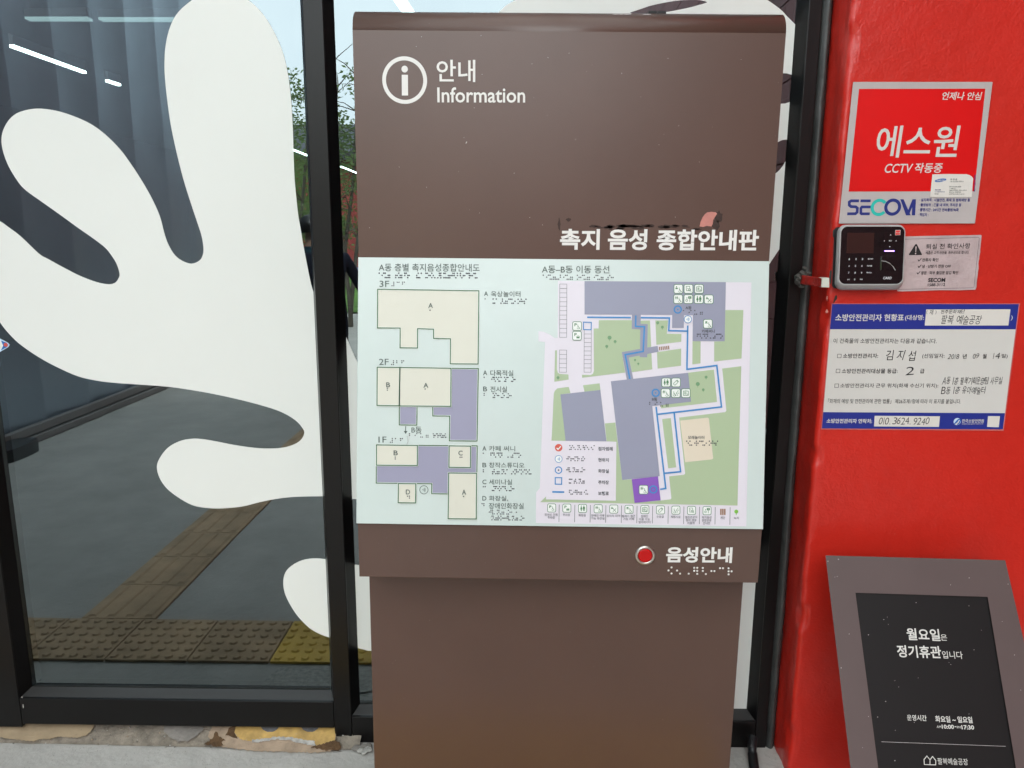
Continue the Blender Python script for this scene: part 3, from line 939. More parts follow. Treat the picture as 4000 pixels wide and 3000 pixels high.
# ------------------------------------------------------------------ information sign
TL_ = .0058                                   # the sign leans a third of a degree
SX, SY = 0.0867, 1.75
def sg(u, w, y): return Vector((SX + u + TL_ * w, y, w - TL_ * u))
PU = Plane(sg(0, 1.7, SY), (1, 0, -TL_), (TL_, 0, 1))
YB0, YB1 = 1.651, 1.657
def wz(x, y, Y):                               # height along the sign of a pixel on plane Y
    p = wall_at(x, y, Y)
    return p.z + TL_ * (p.x - SX)
WT = wz(2200, 44, SY + .03)
WP = wz(2200, 1012.5, SY)
WB = wz(2186, 2057, YB0)
WL = wz(2182, 2265, YB1)
PP = Plane(sg(0, WB, YB0), (1, 0, -TL_), sg(0, WP, SY) - sg(0, WB, YB0))
PB = Plane(sg(0, WL, YB1), (1, 0, -TL_), (TL_, 0, 1))
HW = .4752
SG = thing('information_sign', 'tall dark brown information sign with a pale tactile map panel in the middle', 'sign', (SX, SY, 0))
def extr(mb, prof, u0, u1, m):
    mb.prism([sg(u0, w, y) for y, w in prof], [sg(u1, w, y) for y, w in prof], m)
RR = .05
mb = MB()
arc = [(SY + RR - RR * math.cos(a), WT - RR + RR * math.sin(a)) for a in [R(90) * k / 14 for k in range(15)]]
prof = [(SY, WP - .02)] + arc + [(SY + .075, WT), (SY + .075, WP - .02)]
extr(mb, prof, -HW, HW, 'brown')
UB = o = mb.build('upper_body', SG)
for p in o.data.polygons: p.use_smooth = False
for p in o.data.polygons:
    if abs(p.normal.x) < .5 and abs(p.normal.y) < .999 and abs(p.normal.z) < .999: p.use_smooth = True
# raking side seam visible on the roll's end
mb = MB()
prof = [(SY + .0005, WP - .012), (YB0 + .0035, WB + .0015), (YB0 + .0035, WB - .0005), (YB1, WB - .002), (YB1, WL), (SY + .06, WL), (SY + .06, WP - .012)]
extr(mb, prof, -HW, HW, 'brown_gloss')
LH = mb.build('lower_housing', SG, bevel=.0012)
mb = MB()
prof = [(SY + .012, -.002), (SY + .012, WL - .0005), (SY + .085, WL - .0005), (SY + .085, -.002)]
extr(mb, prof, -HW + .001, HW - .001, 'brown')
mb.build('post', SG, bevel=.0012)
mb = MB()                                      # anchor lugs just showing above the roll
for px in (2548, 2585): 
    p = wall_at(px, 44, SY + .045)
    mb.box((p.x - .009, SY + .04, WT - .01), (p.x + .009, SY + .06, WT + .004), 'dark_gap')
mb.build('lug', SG)

# printing on the upper body
U = Ink(PU, Z(1300, 0, 1.1642))
U5 = Z(1300, 0, 4.148)
U.z = U5
U.ring(1164, 1300, 363, 61, 'white_vinyl', 1, 64)
U.disc(1164, 1119, 52, 'white_vinyl', 1, 36)
U.poly([(1116, 1211), (1217, 1212), (1219, 1547), (1119, 1547)], 'white_vinyl', 1)
U.build('information_symbol', SG)
U = Ink(PU, Z(1300, 0, 1.1642))
U.text('안내', 472, 648, 272, 373, 'white_vinyl', .012, slope=1)
U.text('Information', 475, 875, 397, 467, 'white_vinyl', .013, slope=1)
U.build('lettering', SG)
U = Ink(PU, Z(1300, 0, 1.1642))
U.text('촉지', 1033, 1214, 1041, 1136, 'white_vinyl', .03, slope=1)
U.text('음성', 1251, 1430, 1042, 1138, 'white_vinyl', .03, slope=1)
U.text('종합안내판', 1473, 1937, 1044, 1140, 'white_vinyl', .03, slope=2)
U.build('lettering', SG)
U = Ink(PU, Z(1300, 0, 1.1642))
U.poly([(1668, 1030), (1672, 1010), (1682, 988), (1692, 974), (1702, 966), (1722, 963), (1742, 966), (1748, 972), (1742, 980), (1736, 990), (1730, 1000), (1728, 1018), (1722, 1030), (1700, 1027), (1685, 1032)], 'pink_residue', 2)
rnd = random.Random(5)
def blot(ink, cx, cy, rx, ry, m, n=16, lay=1):
    ink.poly([(cx + math.cos(a) * rx * rnd.uniform(.6, 1.15), cy + math.sin(a) * ry * rnd.uniform(.6, 1.15)) for a in [2 * math.pi * k / n for k in range(n)]], m, lay)
blot(U, 1752, 985, 20, 30, 'glue_residue'); blot(U, 1740, 1020, 24, 28, 'glue_residue')
blot(U, 1030, 1020, 8, 28, 'glue_residue'); blot(U, 1072, 1000, 12, 9, 'glue_residue')
for k in range(26): blot(U, rnd.uniform(1090, 1670), rnd.uniform(1024, 1042), rnd.uniform(10, 28), rnd.uniform(3, 9), 'glue_residue', 10, 1)
for k in range(10): blot(U, rnd.uniform(1280, 1560), rnd.uniform(1024, 1034), rnd.uniform(20, 50), rnd.uniform(2, 5), 'glue_residue', 10, 1)
U.into(UB)
U = Ink(PU, Z(1300, 0, 1.1642))
U.line([(425, 1069), (470, 1056), (500, 1047), (545, 1033)], .9, 'board_frame', 1)
U.line([(150, 1156), (250, 1142), (320, 1120), (372, 1104)], .7, 'board_frame', 1)
U.line([(1035, 158), (1037, 135), (1033, 115)], 1.2, 'board_frame', 1)
U.line([(605, 652), (610, 644)], 2, 'white_vinyl', 1)
for k in range(26): blot(U, rnd.uniform(130, 1950), rnd.uniform(160, 1150), 1.3, 1.3, 'white_vinyl', 7)
U.into(UB)
mb = MB()                                      # chipped paint on the roll
for px, py, w in ((2388, 61, 16), (2408, 61, 9), (2431, 60, 14), (2500, 65, 10), (2514, 66, 9)):
    a = R(58)
    c = wall_at(px, py, SY + .02)
    u_ = c.x - SX
    def rp(du, a): return sg(u_ + du, WT - RR + (RR + .0005) * math.sin(a), SY + RR - (RR + .0005) * math.cos(a))
    k = w * .0006
    mb.face([rp(-k, a - .03), rp(-k * .3, a - .07), rp(k, a - .02), rp(k * .8, a + .05), rp(0, a + .06), rp(-k * .8, a + .05)], 'placard_grey')
merge_into(UB, mb)

# tactile map panel
mb = MB()
TH_ = .004
cr = [(1399.5, 1005), (3005, 1020.5), (2980.5, 2067.5), (1392, 2044.5)]
mb.prism([PP.p(*c, .0032) for c in cr], [PP.p(*c, -.0012) for c in cr], 'panel_mint')
MP = mb.build('map_panel', SG, bevel=.0006)
B0 = .0032
def LI(): return Ink(PP, Z(1380, 980, 2.765), B0)
DY = 520 * 2.765                               # second zoom of the same column, 520 photo pixels lower
def d2(L): return [(x, y + DY) for x, y in L]
def outline(ink, pts, fill, w=12, L=1):
    if fill: ink.poly(pts, fill, L)
    ink.line(pts, w + 7, 'icon_white', L + 1, True)
    ink.line(pts, w, 'plan_line', L + 2, True)
# headings
k = LI()
k.text('A동 층별 촉지음성종합안내도', 275, 1365, 137, 222, 'ink_grey', .008, slope=6)
k.braille('A동 층별 촉지음성종합안내도', 272, 1340, 236, 292, slope=3)
k.build('heading', MP)
k = LI()
k.z = Z(2080, 980, 2.458)
k.text('A동–B동 이동 동선', 90, 738, 140, 215, 'ink_grey', .008, slope=3)
k.braille('A동-B동 이동 동선', 98, 775, 230, 274, slope=3)
k.build('heading', MP)
# third floor
k = LI()
k.text('3F', 283, 388, 322, 390, 'ink_grey', .004)
k.braille('3F', 412, 548, 335, 380)
P3 = [(262, 414), (1356, 431), (1348, 1222), (1047, 1220), (1050, 950), (867, 946), (866, 846), (694, 840), (694, 1049), (505, 1047), (506, 834), (260, 832)]
outline(k, P3, 'plan_cream')
k.text('A', 810, 860, 563, 616, 'ink_grey', .002, 4)
k.braille('A', 822, 858, 637, 688, lay=3)
k.text('A', 1412, 1456, 438, 486, 'ink_grey', .002)
k.text('옥상놀이터', 1487, 1805, 435, 497, 'ink_grey', .008, slope=2)
k.braille('A', 1418, 1450, 515, 560)
k.braille('옥상놀이터', 1503, 1868, 516, 568, slope=3)
k.build('floor_plan', MP)
# second floor
k = LI()
k.text('2F', 278, 382, 1165, 1232, 'ink_grey', .004)
k.braille('2F', 408, 542, 1184, 1230)
V2 = [(1053, 1268), (1350, 1271)] + d2([(1337, 616), (1037, 614), (1041, 347), (858, 345), (858, 243), (1053, 241)])
outline(k, V2, 'plan_violet')
outline(k, d2([(497, 237), (689, 240), (686, 444), (496, 442)]), 'plan_violet')
outline(k, [(258, 1256), (503, 1259)] + d2([(497, 235), (256, 232)]), 'plan_cream', L=4)
outline(k, [(503, 1259), (1055, 1268)] + d2([(1053, 241), (497, 237)]), 'plan_cream', L=4)
k.text('B', 355, 398, 1420, 1472, 'ink_grey', .002, 7)
k.text('A', 758, 810, 1426, 1478, 'ink_grey', .002, 7)
k.braille('B', 362, 396, 1480, 1528, lay=5)
k.braille('A', 770, 802, 1488, 1536, lay=5)
for t, tx, y, b0, b1 in (('A', '다목적실', 1290, 1405, 1765), ('B', '전시실', 1465, 1405, 1722)):
    w = {'다목적실': 1728, '전시실': 1660}[tx]
    k.text(t, 1402, 1446, y, y + 52, 'ink_grey', .002)
    k.text(tx, 1480, w, y - 2, y + 62, 'ink_grey', .008, slope=2)
    k.braille(t, 1407, 1440, y + 72, y + 118)
    k.braille(tx, 1490, b1, y + 72, y + 120, slope=3)
k.line(d2([(566, 456), (565, 520)]), 9, 'ink_grey')
k.poly(d2([(545, 508), (586, 508), (566, 540)]), 'ink_grey')
k.text('B동', 628, 738, 462 + DY, 530 + DY, 'ink_grey', .006)
k.braille('B동', 602, 805, 533 + DY, 576 + DY)
k.braille('연결통로', 858, 1010, 535 + DY, 578 + DY)
k.build('floor_plan', MP)
# first floor
k = LI()
k.text('1F', 272, 358, 568 + DY, 633 + DY, 'ink_grey', .004)
k.braille('1F', 395, 528, 586 + DY, 632 + DY)
outline(k, d2([(250, 658), (1338, 668), (1329, 1460), (1024, 1455), (1027, 1188), (846, 1185), (848, 1078), (247, 1070)]), 'plan_violet')
for q in ([(250, 658), (693, 663), (691, 880), (250, 877)], [(1035, 668), (1267, 671), (1265, 903), (1033, 900)], [(1030, 961), (1331, 964), (1328, 1458), (1024, 1455)], [(487, 1075), (675, 1077), (672, 1284), (484, 1282)]):
    outline(k, d2(q), 'plan_cream', L=4)
for t, x, y in (('B', 435, 718), ('C', 1135, 720), ('D', 568, 1140), ('A', 1173, 1143)):
    k.text(t, x, x + 46, y + DY, y + 52 + DY, 'ink_grey', .002, 7)
    k.braille(t, x + 12, x + 44, y + 68 + DY, y + 115 + DY, lay=5)
k.ring(763, 1143 + DY, 48, 7, 'ink_grey', 2)
def waves(ink, x, y, r, m, lay=2):
    ink.disc(x - r * .42, y, r * .12, m, lay, 10)
    for q in (.3, .55, .8, ): ink.ring(x - r * .5, y, r * (q + .22), r * .12, m, lay, 14, -42, 42)
waves(k, 763, 1143 + DY, 36, 'ink_grey')
for t, tx, y, xe, b1 in (('A', '카페 써니', 668, 1748, 1808), ('B', '창작스튜디오', 848, 1848, 1920), ('C', '세미나실', 1030, 1715, 1752), ('D', '화장실,', 1207, 1672, 0)):
    k.text(t, 1394, 1438, y + 3 + DY, y + 52 + DY, 'ink_grey', .002)
    k.text(tx, 1466, xe, y + DY, y + 58 + DY, 'ink_grey', .008, slope=2)
    if b1:
        k.braille(t, 1398, 1430, y + 76 + DY, y + 124 + DY)
        k.braille(tx, 1480, b1, y + 74 + DY, y + 124 + DY, slope=3)
k.text('장애인화장실', 1463, 1840, 1285 + DY, 1350 + DY, 'ink_grey', .008, slope=2)
k.braille('D', 1385, 1432, 1290 + DY, 1336 + DY)
k.braille('화장실,', 1463, 1762, 1360 + DY, 1406 + DY, slope=2)
k.braille('장애인화장실', 1478, 1860, 1424 + DY, 1470 + DY, slope=3)
k.line(d2([(602, 540), (600, 590), (580, 650)]), 3, 'placard_grey', 5)
k.line(d2([(580, 560), (592, 620), (578, 655)]), 2, 'ink_grey', 5)
k.build('floor_plan', MP)

# site map
K = Ink(PP, Z(2080, 980, 2.458), B0)
mp = K.poly
mp([(245, 287), (2102, 303), (2053, 2645), (32, 2613), (35, 2318), (70, 2278), (120, 875), (57, 868), (57, 770), (110, 778), (165, 803), (212, 836), (241, 836)], 'map_paper', 1)
GR = [[(637, 665), (955, 665), (953, 750), (1035, 755), (1033, 940), (857, 972), (890, 1168), (477, 1218), (475, 1190), (560, 1192), (582, 1178), (590, 1150), (588, 745), (635, 745)],
      [(1038, 670), (1128, 668), (1140, 920), (1103, 928), (1107, 703), (1038, 700)], [(1180, 668), (1302, 668), (1290, 795), (1430, 798), (1428, 872), (1190, 902)],
      [(925, 1025), (1030, 1005), (1100, 1023), (1103, 990), (1142, 982), (1150, 1137), (955, 1165)], [(1195, 972), (1428, 938), (1426, 1103), (1202, 1130)],
      [(1537, 868), (1615, 868), (1613, 1080), (1535, 1090)], [(1745, 870), (1845, 868), (1852, 568), (2025, 568), (2007, 1033), (1745, 1062)],
      [(1822, 1130), (2005, 1107), (1968, 2445), (1230, 2431), (1230, 2397), (1325, 2386), (1334, 2376), (1312, 2165), (1455, 2150), (1466, 2138), (1408, 1600), (1850, 1548), (1862, 1535)],
      [(695, 1657), (795, 1648), (862, 2200), (953, 2193), (980, 2420), (1230, 2397), (1230, 2431), (75, 2412), (130, 2358), (130, 2386), (800, 2399), (806, 1833), (712, 1828)],
      [(1495, 1170), (1742, 1140), (1772, 1450), (1235, 1512), (1230, 1481), (1523, 1448)], [(1245, 1615), (1328, 1605), (1380, 2078), (1303, 2088)],
      [(205, 1370), (215, 1342), (240, 1320), (348, 1307), (365, 1365), (268, 1378), (318, 1824), (183, 1822)], [(485, 1290), (645, 1272), (652, 1335), (500, 1353)],
      [(217, 955), (235, 955), (235, 1140), (243, 1168), (262, 1181), (345, 1187), (347, 1235), (210, 1257)]]
for g in GR: mp(g, 'map_green', 2)
mp([(1418, 1629), (1682, 1601), (1694, 1610), (1735, 1990), (1726, 2002), (1466, 2030)], 'map_sand', 3)
for b in ([(500, 290), (1857, 300), (1845, 868), (1537, 866), (1540, 617), (1455, 617), (1453, 740), (1340, 740), (1342, 615), (500, 610)],
          [(955, 611), (1040, 613), (1038, 700), (1107, 703), (1103, 928), (1202, 912), (1210, 968), (1103, 990), (1100, 1023), (1030, 1020), (1030, 1005), (925, 1025), (968, 1228), (905, 1235), (857, 972), (1033, 940), (1035, 755), (953, 750)],
          [(753, 1252), (1495, 1170), (1523, 1448), (1230, 1481), (1150, 1490), (1222, 2163), (862, 2200)], [(268, 1378), (652, 1335), (710, 1828), (318, 1824)]):
    mp(b, 'map_building', 3)
mp([(953, 2193), (1205, 2165), (1230, 2395), (980, 2420)], 'map_purple', 4)
for x0, y0, x1, y1, n in ((262, 318, 330, 830, 12), (260, 952, 328, 1165, 5), (497, 757, 565, 1165, 10)):
    K.line([(x0, y0), (x1, y0 + 1), (x1 - 2, y1), (x0 - 2, y1)], 3, 'ink_dark', 3, True)
    for i in range(1, n): K.line([(x0 - 1, y0 + (y1 - y0) * i / n), (x1 - 1, y0 + (y1 - y0) * i / n)], 3, 'ink_dark', 3)
K.line([(490, 684), (565, 686), (563, 757), (490, 755)], 9, 'route_blue', 4, True)
for q in ([(525, 637), (945, 640)], [(1040, 641), (1315, 644), (1308, 766), (1490, 770)], [(1491, 716), (1483, 1137), (1770, 1100), (1815, 1498), (1200, 1569)],
          [(1187, 1498), (1280, 2281), (1225, 2289)], [(1360, 1552), (1422, 2120), (1268, 2135)], [(992, 620), (990, 725), (1075, 728), (1063, 965), (890, 997), (935, 1230)]):
    K.line(q, 15, 'route_blue', 5)
for x, y in ((1395, 563), (1183, 1363), (1160, 2291)):
    K.ring(x, y, 40, 13, 'route_blue', 5)
    K.disc(x, y, 8, 'route_blue', 5, 12)
K.disc(1492, 657, 38, 'icon_white', 6)
K.ring(1492, 657, 38, 6, 'route_blue', 7)
waves(K, 1492, 657, 28, 'route_blue', 7)
for x, y, r_ in ((740, 833, 19), (793, 870, 14), (713, 916, 14), (1203, 690, 14), (1247, 732, 14), (985, 1047, 10), (1016, 1083, 10), (245, 1217, 14), (1667, 1212, 14), (1587, 1278, 19), (1640, 1333, 13)):
    K.disc(x, y, r_, 'tree_green', 4, 16)
    K.line([(x, y + r_ * .6), (x, y + r_ * 1.75)], 4, 'tree_green', 4)
for i in range(6):
    x = 1213 + i * 17.5
    K.poly([(x, 921 - i * 2), (x + 11, 920 - i * 2), (x + 14, 954 - i * 2), (x + 3, 955 - i * 2)], 'stair_brown', 4)
K.text('A동', 1468, 1528, 530, 562, 'ink_dark', .004, 5)
K.braille('A동', 1445, 1628, 570, 610, lay=4)
K.text('카페써니', 1625, 1750, 755, 787, 'ink_dark', .006, 5)
K.braille('카페써니', 1577, 1825, 797, 840, lay=4)
K.text('B동', 1147, 1198, 1410, 1440, 'ink_dark', .006, 5)
K.braille('B동', 1120, 1300, 1452, 1492, lay=5)
K.text('모래놀이터', 1493, 1650, 1775, 1808, 'ink_dark', .006, 5)
K.braille('모래놀이터', 1475, 1778, 1824, 1868, lay=4)
def chair(K, x, y, s, L):                      # wheelchair mark
    K.ring(x, y + .18 * s, .17 * s, .05 * s, 'icon_green', L, 16, -200, 60)
    K.disc(x - .06 * s, y - .24 * s, .055 * s, 'icon_green', L, 10)
    K.line([(x - .06 * s, y - .17 * s), (x - .04 * s, y + .06 * s), (x + .12 * s, y + .07 * s), (x + .2 * s, y + .26 * s), (x + .28 * s, y + .23 * s)], .06 * s, 'icon_green', L)
    K.line([(x - .05 * s, y - .06 * s), (x + .1 * s, y - .05 * s)], .05 * s, 'icon_green', L)
def figure(K, x, y, s, L, skirt):
    K.disc(x, y - .3 * s, .06 * s, 'icon_green', L, 10)
    if skirt: K.poly([(x - .05 * s, y - .22 * s), (x + .05 * s, y - .22 * s), (x + .13 * s, y + .12 * s), (x + .05 * s, y + .12 * s), (x + .05 * s, y + .32 * s), (x - .05 * s, y + .32 * s), (x - .05 * s, y + .12 * s), (x - .13 * s, y + .12 * s)], 'icon_green', L)
    else:
        K.poly([(x - .1 * s, y - .22 * s), (x + .1 * s, y - .22 * s), (x + .15 * s, y + .06 * s), (x + .1 * s, y + .08 * s), (x + .07 * s, y - .06 * s), (x + .1 * s, y + .32 * s), (x + .03 * s, y + .32 * s), (x, y + .08 * s), (x - .03 * s, y + .32 * s), (x - .1 * s, y + .32 * s), (x - .07 * s, y - .06 * s), (x - .1 * s, y + .08 * s), (x - .15 * s, y + .06 * s)], 'icon_green', L)
def icon(K, kind, x, y, s=84, L=5):
    h, c = s / 2, s * .17
    def rr(h, c): return [(x - h + c, y - h), (x + h - c, y - h), (x + h - c * .3, y - h + c * .3), (x + h, y - h + c), (x + h, y + h - c), (x + h - c * .3, y + h - c * .3), (x + h - c, y + h), (x - h + c, y + h), (x - h + c * .3, y + h - c * .3), (x - h, y + h - c), (x - h, y - h + c), (x - h + c * .3, y - h + c * .3)]
    K.poly(rr(h, c), 'icon_green', L)
    K.poly(rr(h - s * .065, c * .75), 'icon_white', L + 1)
    L += 2
    ch = lambda dx, dy, q: chair(K, x + dx * s, y + dy * s, s * q, L)
    if kind in ('pw', 'pc'):
        K.text('P', x - .28 * s, x - .02 * s, y - .3 * s, y + .02 * s, 'icon_green', .02, L)
        if kind == 'pw': ch(.12, .06, .75)
        else:
            K.poly([(x - .05 * s, y + .12 * s), (x + .02 * s, y), (x + .22 * s, y), (x + .28 * s, y + .12 * s), (x + .28 * s, y + .27 * s), (x - .05 * s, y + .27 * s)], 'icon_green', L)
            K.rect(x + .03 * s, y + .04 * s, x + .2 * s, y + .11 * s, 'icon_white', L + 1)
    elif kind == 'wc':
        figure(K, x - .15 * s, y, s * .95, L, True)
        figure(K, x + .15 * s, y, s * .95, L, False)
    elif kind == 'wcw':
        figure(K, x - .24 * s, y - .14 * s, s * .5, L, False)
        figure(K, x - .08 * s, y - .14 * s, s * .5, L, True)
        ch(.14, .09, .8)
    elif kind == 'desk':
        K.disc(x - .2 * s, y - .22 * s, .07 * s, 'icon_green', L, 10)
        K.poly([(x - .32 * s, y - .12 * s), (x - .06 * s, y - .12 * s), (x - .06 * s, y + .02 * s), (x - .32 * s, y + .02 * s)], 'icon_green', L)
        ch(.14, .1, .8)
    elif kind == 'baby':
        K.disc(x - .2 * s, y - .2 * s, .07 * s, 'icon_green', L, 10)
        K.rect(x - .3 * s, y - .12 * s, x - .02 * s, y - .02 * s, 'icon_green', L)
        K.line([(x - .05 * s, y + .02 * s), (x + .08 * s, y + .12 * s), (x + .26 * s, y - .06 * s)], .06 * s, 'icon_green', L)
        K.line([(x + .08 * s, y + .12 * s), (x - .05 * s, y + .25 * s)], .05 * s, 'icon_green', L)
        K.line([(x + .06 * s, y + .1 * s), (x + .22 * s, y + .25 * s)], .05 * s, 'icon_green', L)
        for dx in (-.06, .23): K.disc(x + dx * s, y + .27 * s, .05 * s, 'icon_green', L, 10)
    elif kind == 'cafe':
        K.rect(x - .28 * s, y - .26 * s, x - .06 * s, y - .1 * s, 'icon_green', L)
        K.rect(x - .32 * s, y - .06 * s, x + .02 * s, y - .02 * s, 'icon_green', L)
        ch(.14, .1, .8)
    elif kind == 'lift':
        K.line([(x - .26 * s, y - .22 * s), (x + .26 * s, y - .22 * s), (x + .26 * s, y + .24 * s), (x - .26 * s, y + .24 * s)], .06 * s, 'icon_green', L, True)
        figure(K, x - .09 * s, y + .01 * s, s * .5, L, False)
        ch(.1, .04, .5)
        K.poly([(x - .06 * s, y - .3 * s), (x, y - .37 * s), (x + .06 * s, y - .3 * s)], 'icon_green', L)
    elif kind == 'milk':
        K.line([(x - .26 * s, y + .1 * s), (x + .04 * s, y - .2 * s), (x + .22 * s, y - .02 * s), (x - .08 * s, y + .28 * s), (x - .22 * s, y + .26 * s)], .05 * s, 'icon_green', L, True)
        K.line([(x + .1 * s, y - .26 * s), (x + .28 * s, y - .08 * s)], .08 * s, 'icon_green', L)
    elif kind == 'hub':
        ch(-.16, .06, .8)
        for q in ((.24, -.24), (.3, 0), (.2, .22)):
            K.line([(x + .04 * s, y), (x + q[0] * s, y + q[1] * s)], .035 * s, 'icon_green', L)
            K.disc(x + q[0] * s, y + q[1] * s, .05 * s, 'icon_green', L, 8)
    elif kind == 'leaf':
        K.line([(x - .25 * s, y - .28 * s), (x + .12 * s, y - .28 * s), (x + .16 * s, y + .14 * s), (x - .2 * s, y + .2 * s)], .05 * s, 'icon_green', L, True)
        K.ring(x + .1 * s, y + .1 * s, .15 * s, .045 * s, 'icon_green', L, 14)
        K.line([(x + .2 * s, y + .2 * s), (x + .3 * s, y + .3 * s)], .05 * s, 'icon_green', L)
        K.line([(x - .12 * s, y - .1 * s), (x, y + .02 * s)], .05 * s, 'icon_green', L)
    elif kind == 'info':
        K.ring(x - .18 * s, y + .14 * s, .13 * s, .05 * s, 'icon_green', L, 14)
        K.disc(x - .16 * s, y - .12 * s, .06 * s, 'icon_green', L, 10)
        K.rect(x - .02 * s, y - .3 * s, x + .32 * s, y - .04 * s, 'icon_green', L)
        K.line([(x + .15 * s, y - .04 * s), (x + .15 * s, y + .3 * s)], .05 * s, 'icon_green', L)
        K.rect(x + .13 * s, y - .25 * s, x + .17 * s, y - .1 * s, 'icon_white', L + 1)
for kd, x, y in (('desk', 1401, 365), ('leaf', 1498, 365), ('lift', 1599, 365), ('wcw', 1399, 463), ('info', 1497, 463), ('wc', 1597, 463), ('baby', 1693, 465), ('cafe', 1684, 700), ('pw', 428, 722), ('pc', 427, 815),
                 ('wc', 1283, 1263), ('milk', 1378, 1263), ('wcw', 1278, 1366), ('hub', 1376, 1366), ('lift', 1473, 1366), ('wcw', 1066, 2293)):
    icon(K, kd, x, y, 90)
K.build('site_map', MP)
K = Ink(PP, Z(2080, 980, 2.458), B0)
K.poly([(184, 1823), (806, 1833), (800, 2399), (131, 2386)], 'map_paper', 4)
K.disc(251, 1890, 36, 'check_red', 5)
K.line([(232, 1892), (246, 1906), (272, 1876)], 10, 'icon_white', 6)
K.disc(251, 1998, 34, 'icon_white', 5)
K.ring(251, 1998, 36, 5, 'route_blue', 6)
waves(K, 251, 1998, 26, 'route_blue', 6)
K.ring(250, 2105, 36, 10, 'route_blue', 5)
K.disc(250, 2105, 8, 'ink_dark', 5, 10)
K.line([(219, 2177), (281, 2178), (280, 2241), (218, 2240)], 10, 'route_blue', 5, True)
K.line([(190, 2314), (305, 2316)], 16, 'route_blue', 5)
for t, y, x1, b0, b1 in (('점자범례', 1881, 770, 340, 595), ('현위치', 1989, 733, 325, 502), ('화장실', 2095, 733, 323, 517), ('주차장', 2204, 733, 337, 500), ('보행로', 2310, 733, 335, 530)):
    K.text(t, 631, x1, y, y + 38, 'ink_dark', .014, 6, slope=1)
    K.braille(t, b0, b1, y - 14, y + 28, lay=5)
K.build('map_legend', MP)
K = Ink(PP, Z(2080, 980, 2.458), B0)
D1 = 1278.2
for i, (kd, x, y, lines) in enumerate((('pw', 184, 1190, ['장애인 전용', '주차장']), ('pc', 330, 1192, ['주차장']), ('wc', 481, 1195, ['화장실']), ('wcw', 631, 1198, ['장애인 이용', '가능 화장실']), ('baby', 780, 1201, ['유아차 대여']), ('cafe', 927, 1204, ['휠체어 접근', '가능 카페']),
        ('lift', 1079, 1206, ['장애인', '이용 가능', '엘리베이터']), ('milk', 1229, 1209, ['수유실']), ('hub', 1377, 1211, ['체험시설']), ('leaf', 1527, 1214, ['열린관광지', '점자 겸용', '리플렛']), ('info', 1676, 1216, ['촉지음성', '종합관광', '안내판']))):
    icon(K, kd, x, y + D1, 84, 2)
    for j, tx in enumerate(lines):
        w = 23 * len(tx.replace(' ', '')) / 2 + 6 * tx.count(' ')
        yy = y + 52 + 28 * j + D1
        K.text(tx, x - 4 - w, x - 4 + w, yy, yy + 25, 'ink_dark', -.004, 3)
for i, x in enumerate((256, 406, 555, 704, 854, 1003, 1153, 1303, 1453, 1604, 1754, 1897)):
    K.line([(x + 1, 1157 + i * 2.4 + D1), (x - 2, 1324 + i * 2.4 + D1)], 5, 'ink_grey', 2)
for j, xx in enumerate((1801, 1820, 1839)): K.rect(xx, 1198 + D1, xx + 15, 1257 + D1, 'stair_brown', 2)
K.text('계단', 1804, 1850, 1272 + D1, 1298 + D1, 'ink_dark', 0, 3)
K.disc(1957, 1225 + D1, 19, 'leaf_green', 2, 18)
K.line([(1957, 1240 + D1), (1956, 1258 + D1)], 7, 'leaf_green', 2)
K.text('녹지', 1933, 1981, 1275 + D1, 1300 + D1, 'ink_dark', 0, 3)
K.build('icon_strip', MP)

# audio button and its lettering
S7 = Ink(PB, Z(2400, 2050, 3.687))
S7.text('음성안내', 745, 1697, 321, 547, 'white_vinyl', .034, slope=8)
S7.build('lettering', SG)
S7 = Ink(PB, Z(2400, 2050, 3.687))
S7.braille([(2, 4, 6), (2, 6), (6,), (1, 2, 4, 5, 6), (1, 2, 6), (2, 5), (1, 4), (1, 2, 3, 5)], 766, 1684, 606, 708, 'white_vinyl', slope=14)
S7.build('braille', SG)
S7 = Ink(PB, Z(2400, 2050, 3.687))
for k_ in range(70): 
    x, y = rnd.uniform(-3650, 2000), rnd.uniform(110, 800)
    r_ = rnd.uniform(2, 7)
    S7.poly([(x - r_, y), (x, y - r_ * .6), (x + r_ * 1.3, y), (x, y + r_ * .6)], 'board_frame', 1)
S7.into(LH)
bc = PB.p(*Z(2400, 2050, 3.687)(442, 436), 0)
ru = S7.unit(442, 436)
def lathe(c, prof, m, n=48):
    mb = MB()
    vs, fs = [], []
    for r_, h_ in prof:
        for k in range(n):
            a = 2 * math.pi * k / n
            vs.append(c + PB.u * (math.cos(a) * r_) + PB.v * (math.sin(a) * r_) + PB.n * h_)
    for i in range(len(prof) - 1):
        for k in range(n):
            fs.append((i * n + k, i * n + (k + 1) % n, (i + 1) * n + (k + 1) % n, (i + 1) * n + k))
    fs.append(tuple(range((len(prof) - 1) * n, len(prof) * n)))
    mb.mesh(vs, fs, m)
    return mb
ro, ri = 145 * ru, 104 * ru
bt = lathe(bc, [(ro, 0), (ro, .0018), (ro * .97, .0034), (ro * .86, .0044), (ri * 1.02, .004), (ri, .0032), (ri, .001)], 'steel').build('button_ring', SG, smooth=True, bevel=0)
lathe(bc, [(ri * .985, .0012), (ri * .97, .004), (ri * .93, .0052), (ri * .86, .0056), (ri * .5, .0049), (ri * .05, .0046)], 'button_red').build('audio_button', SG, smooth=True)

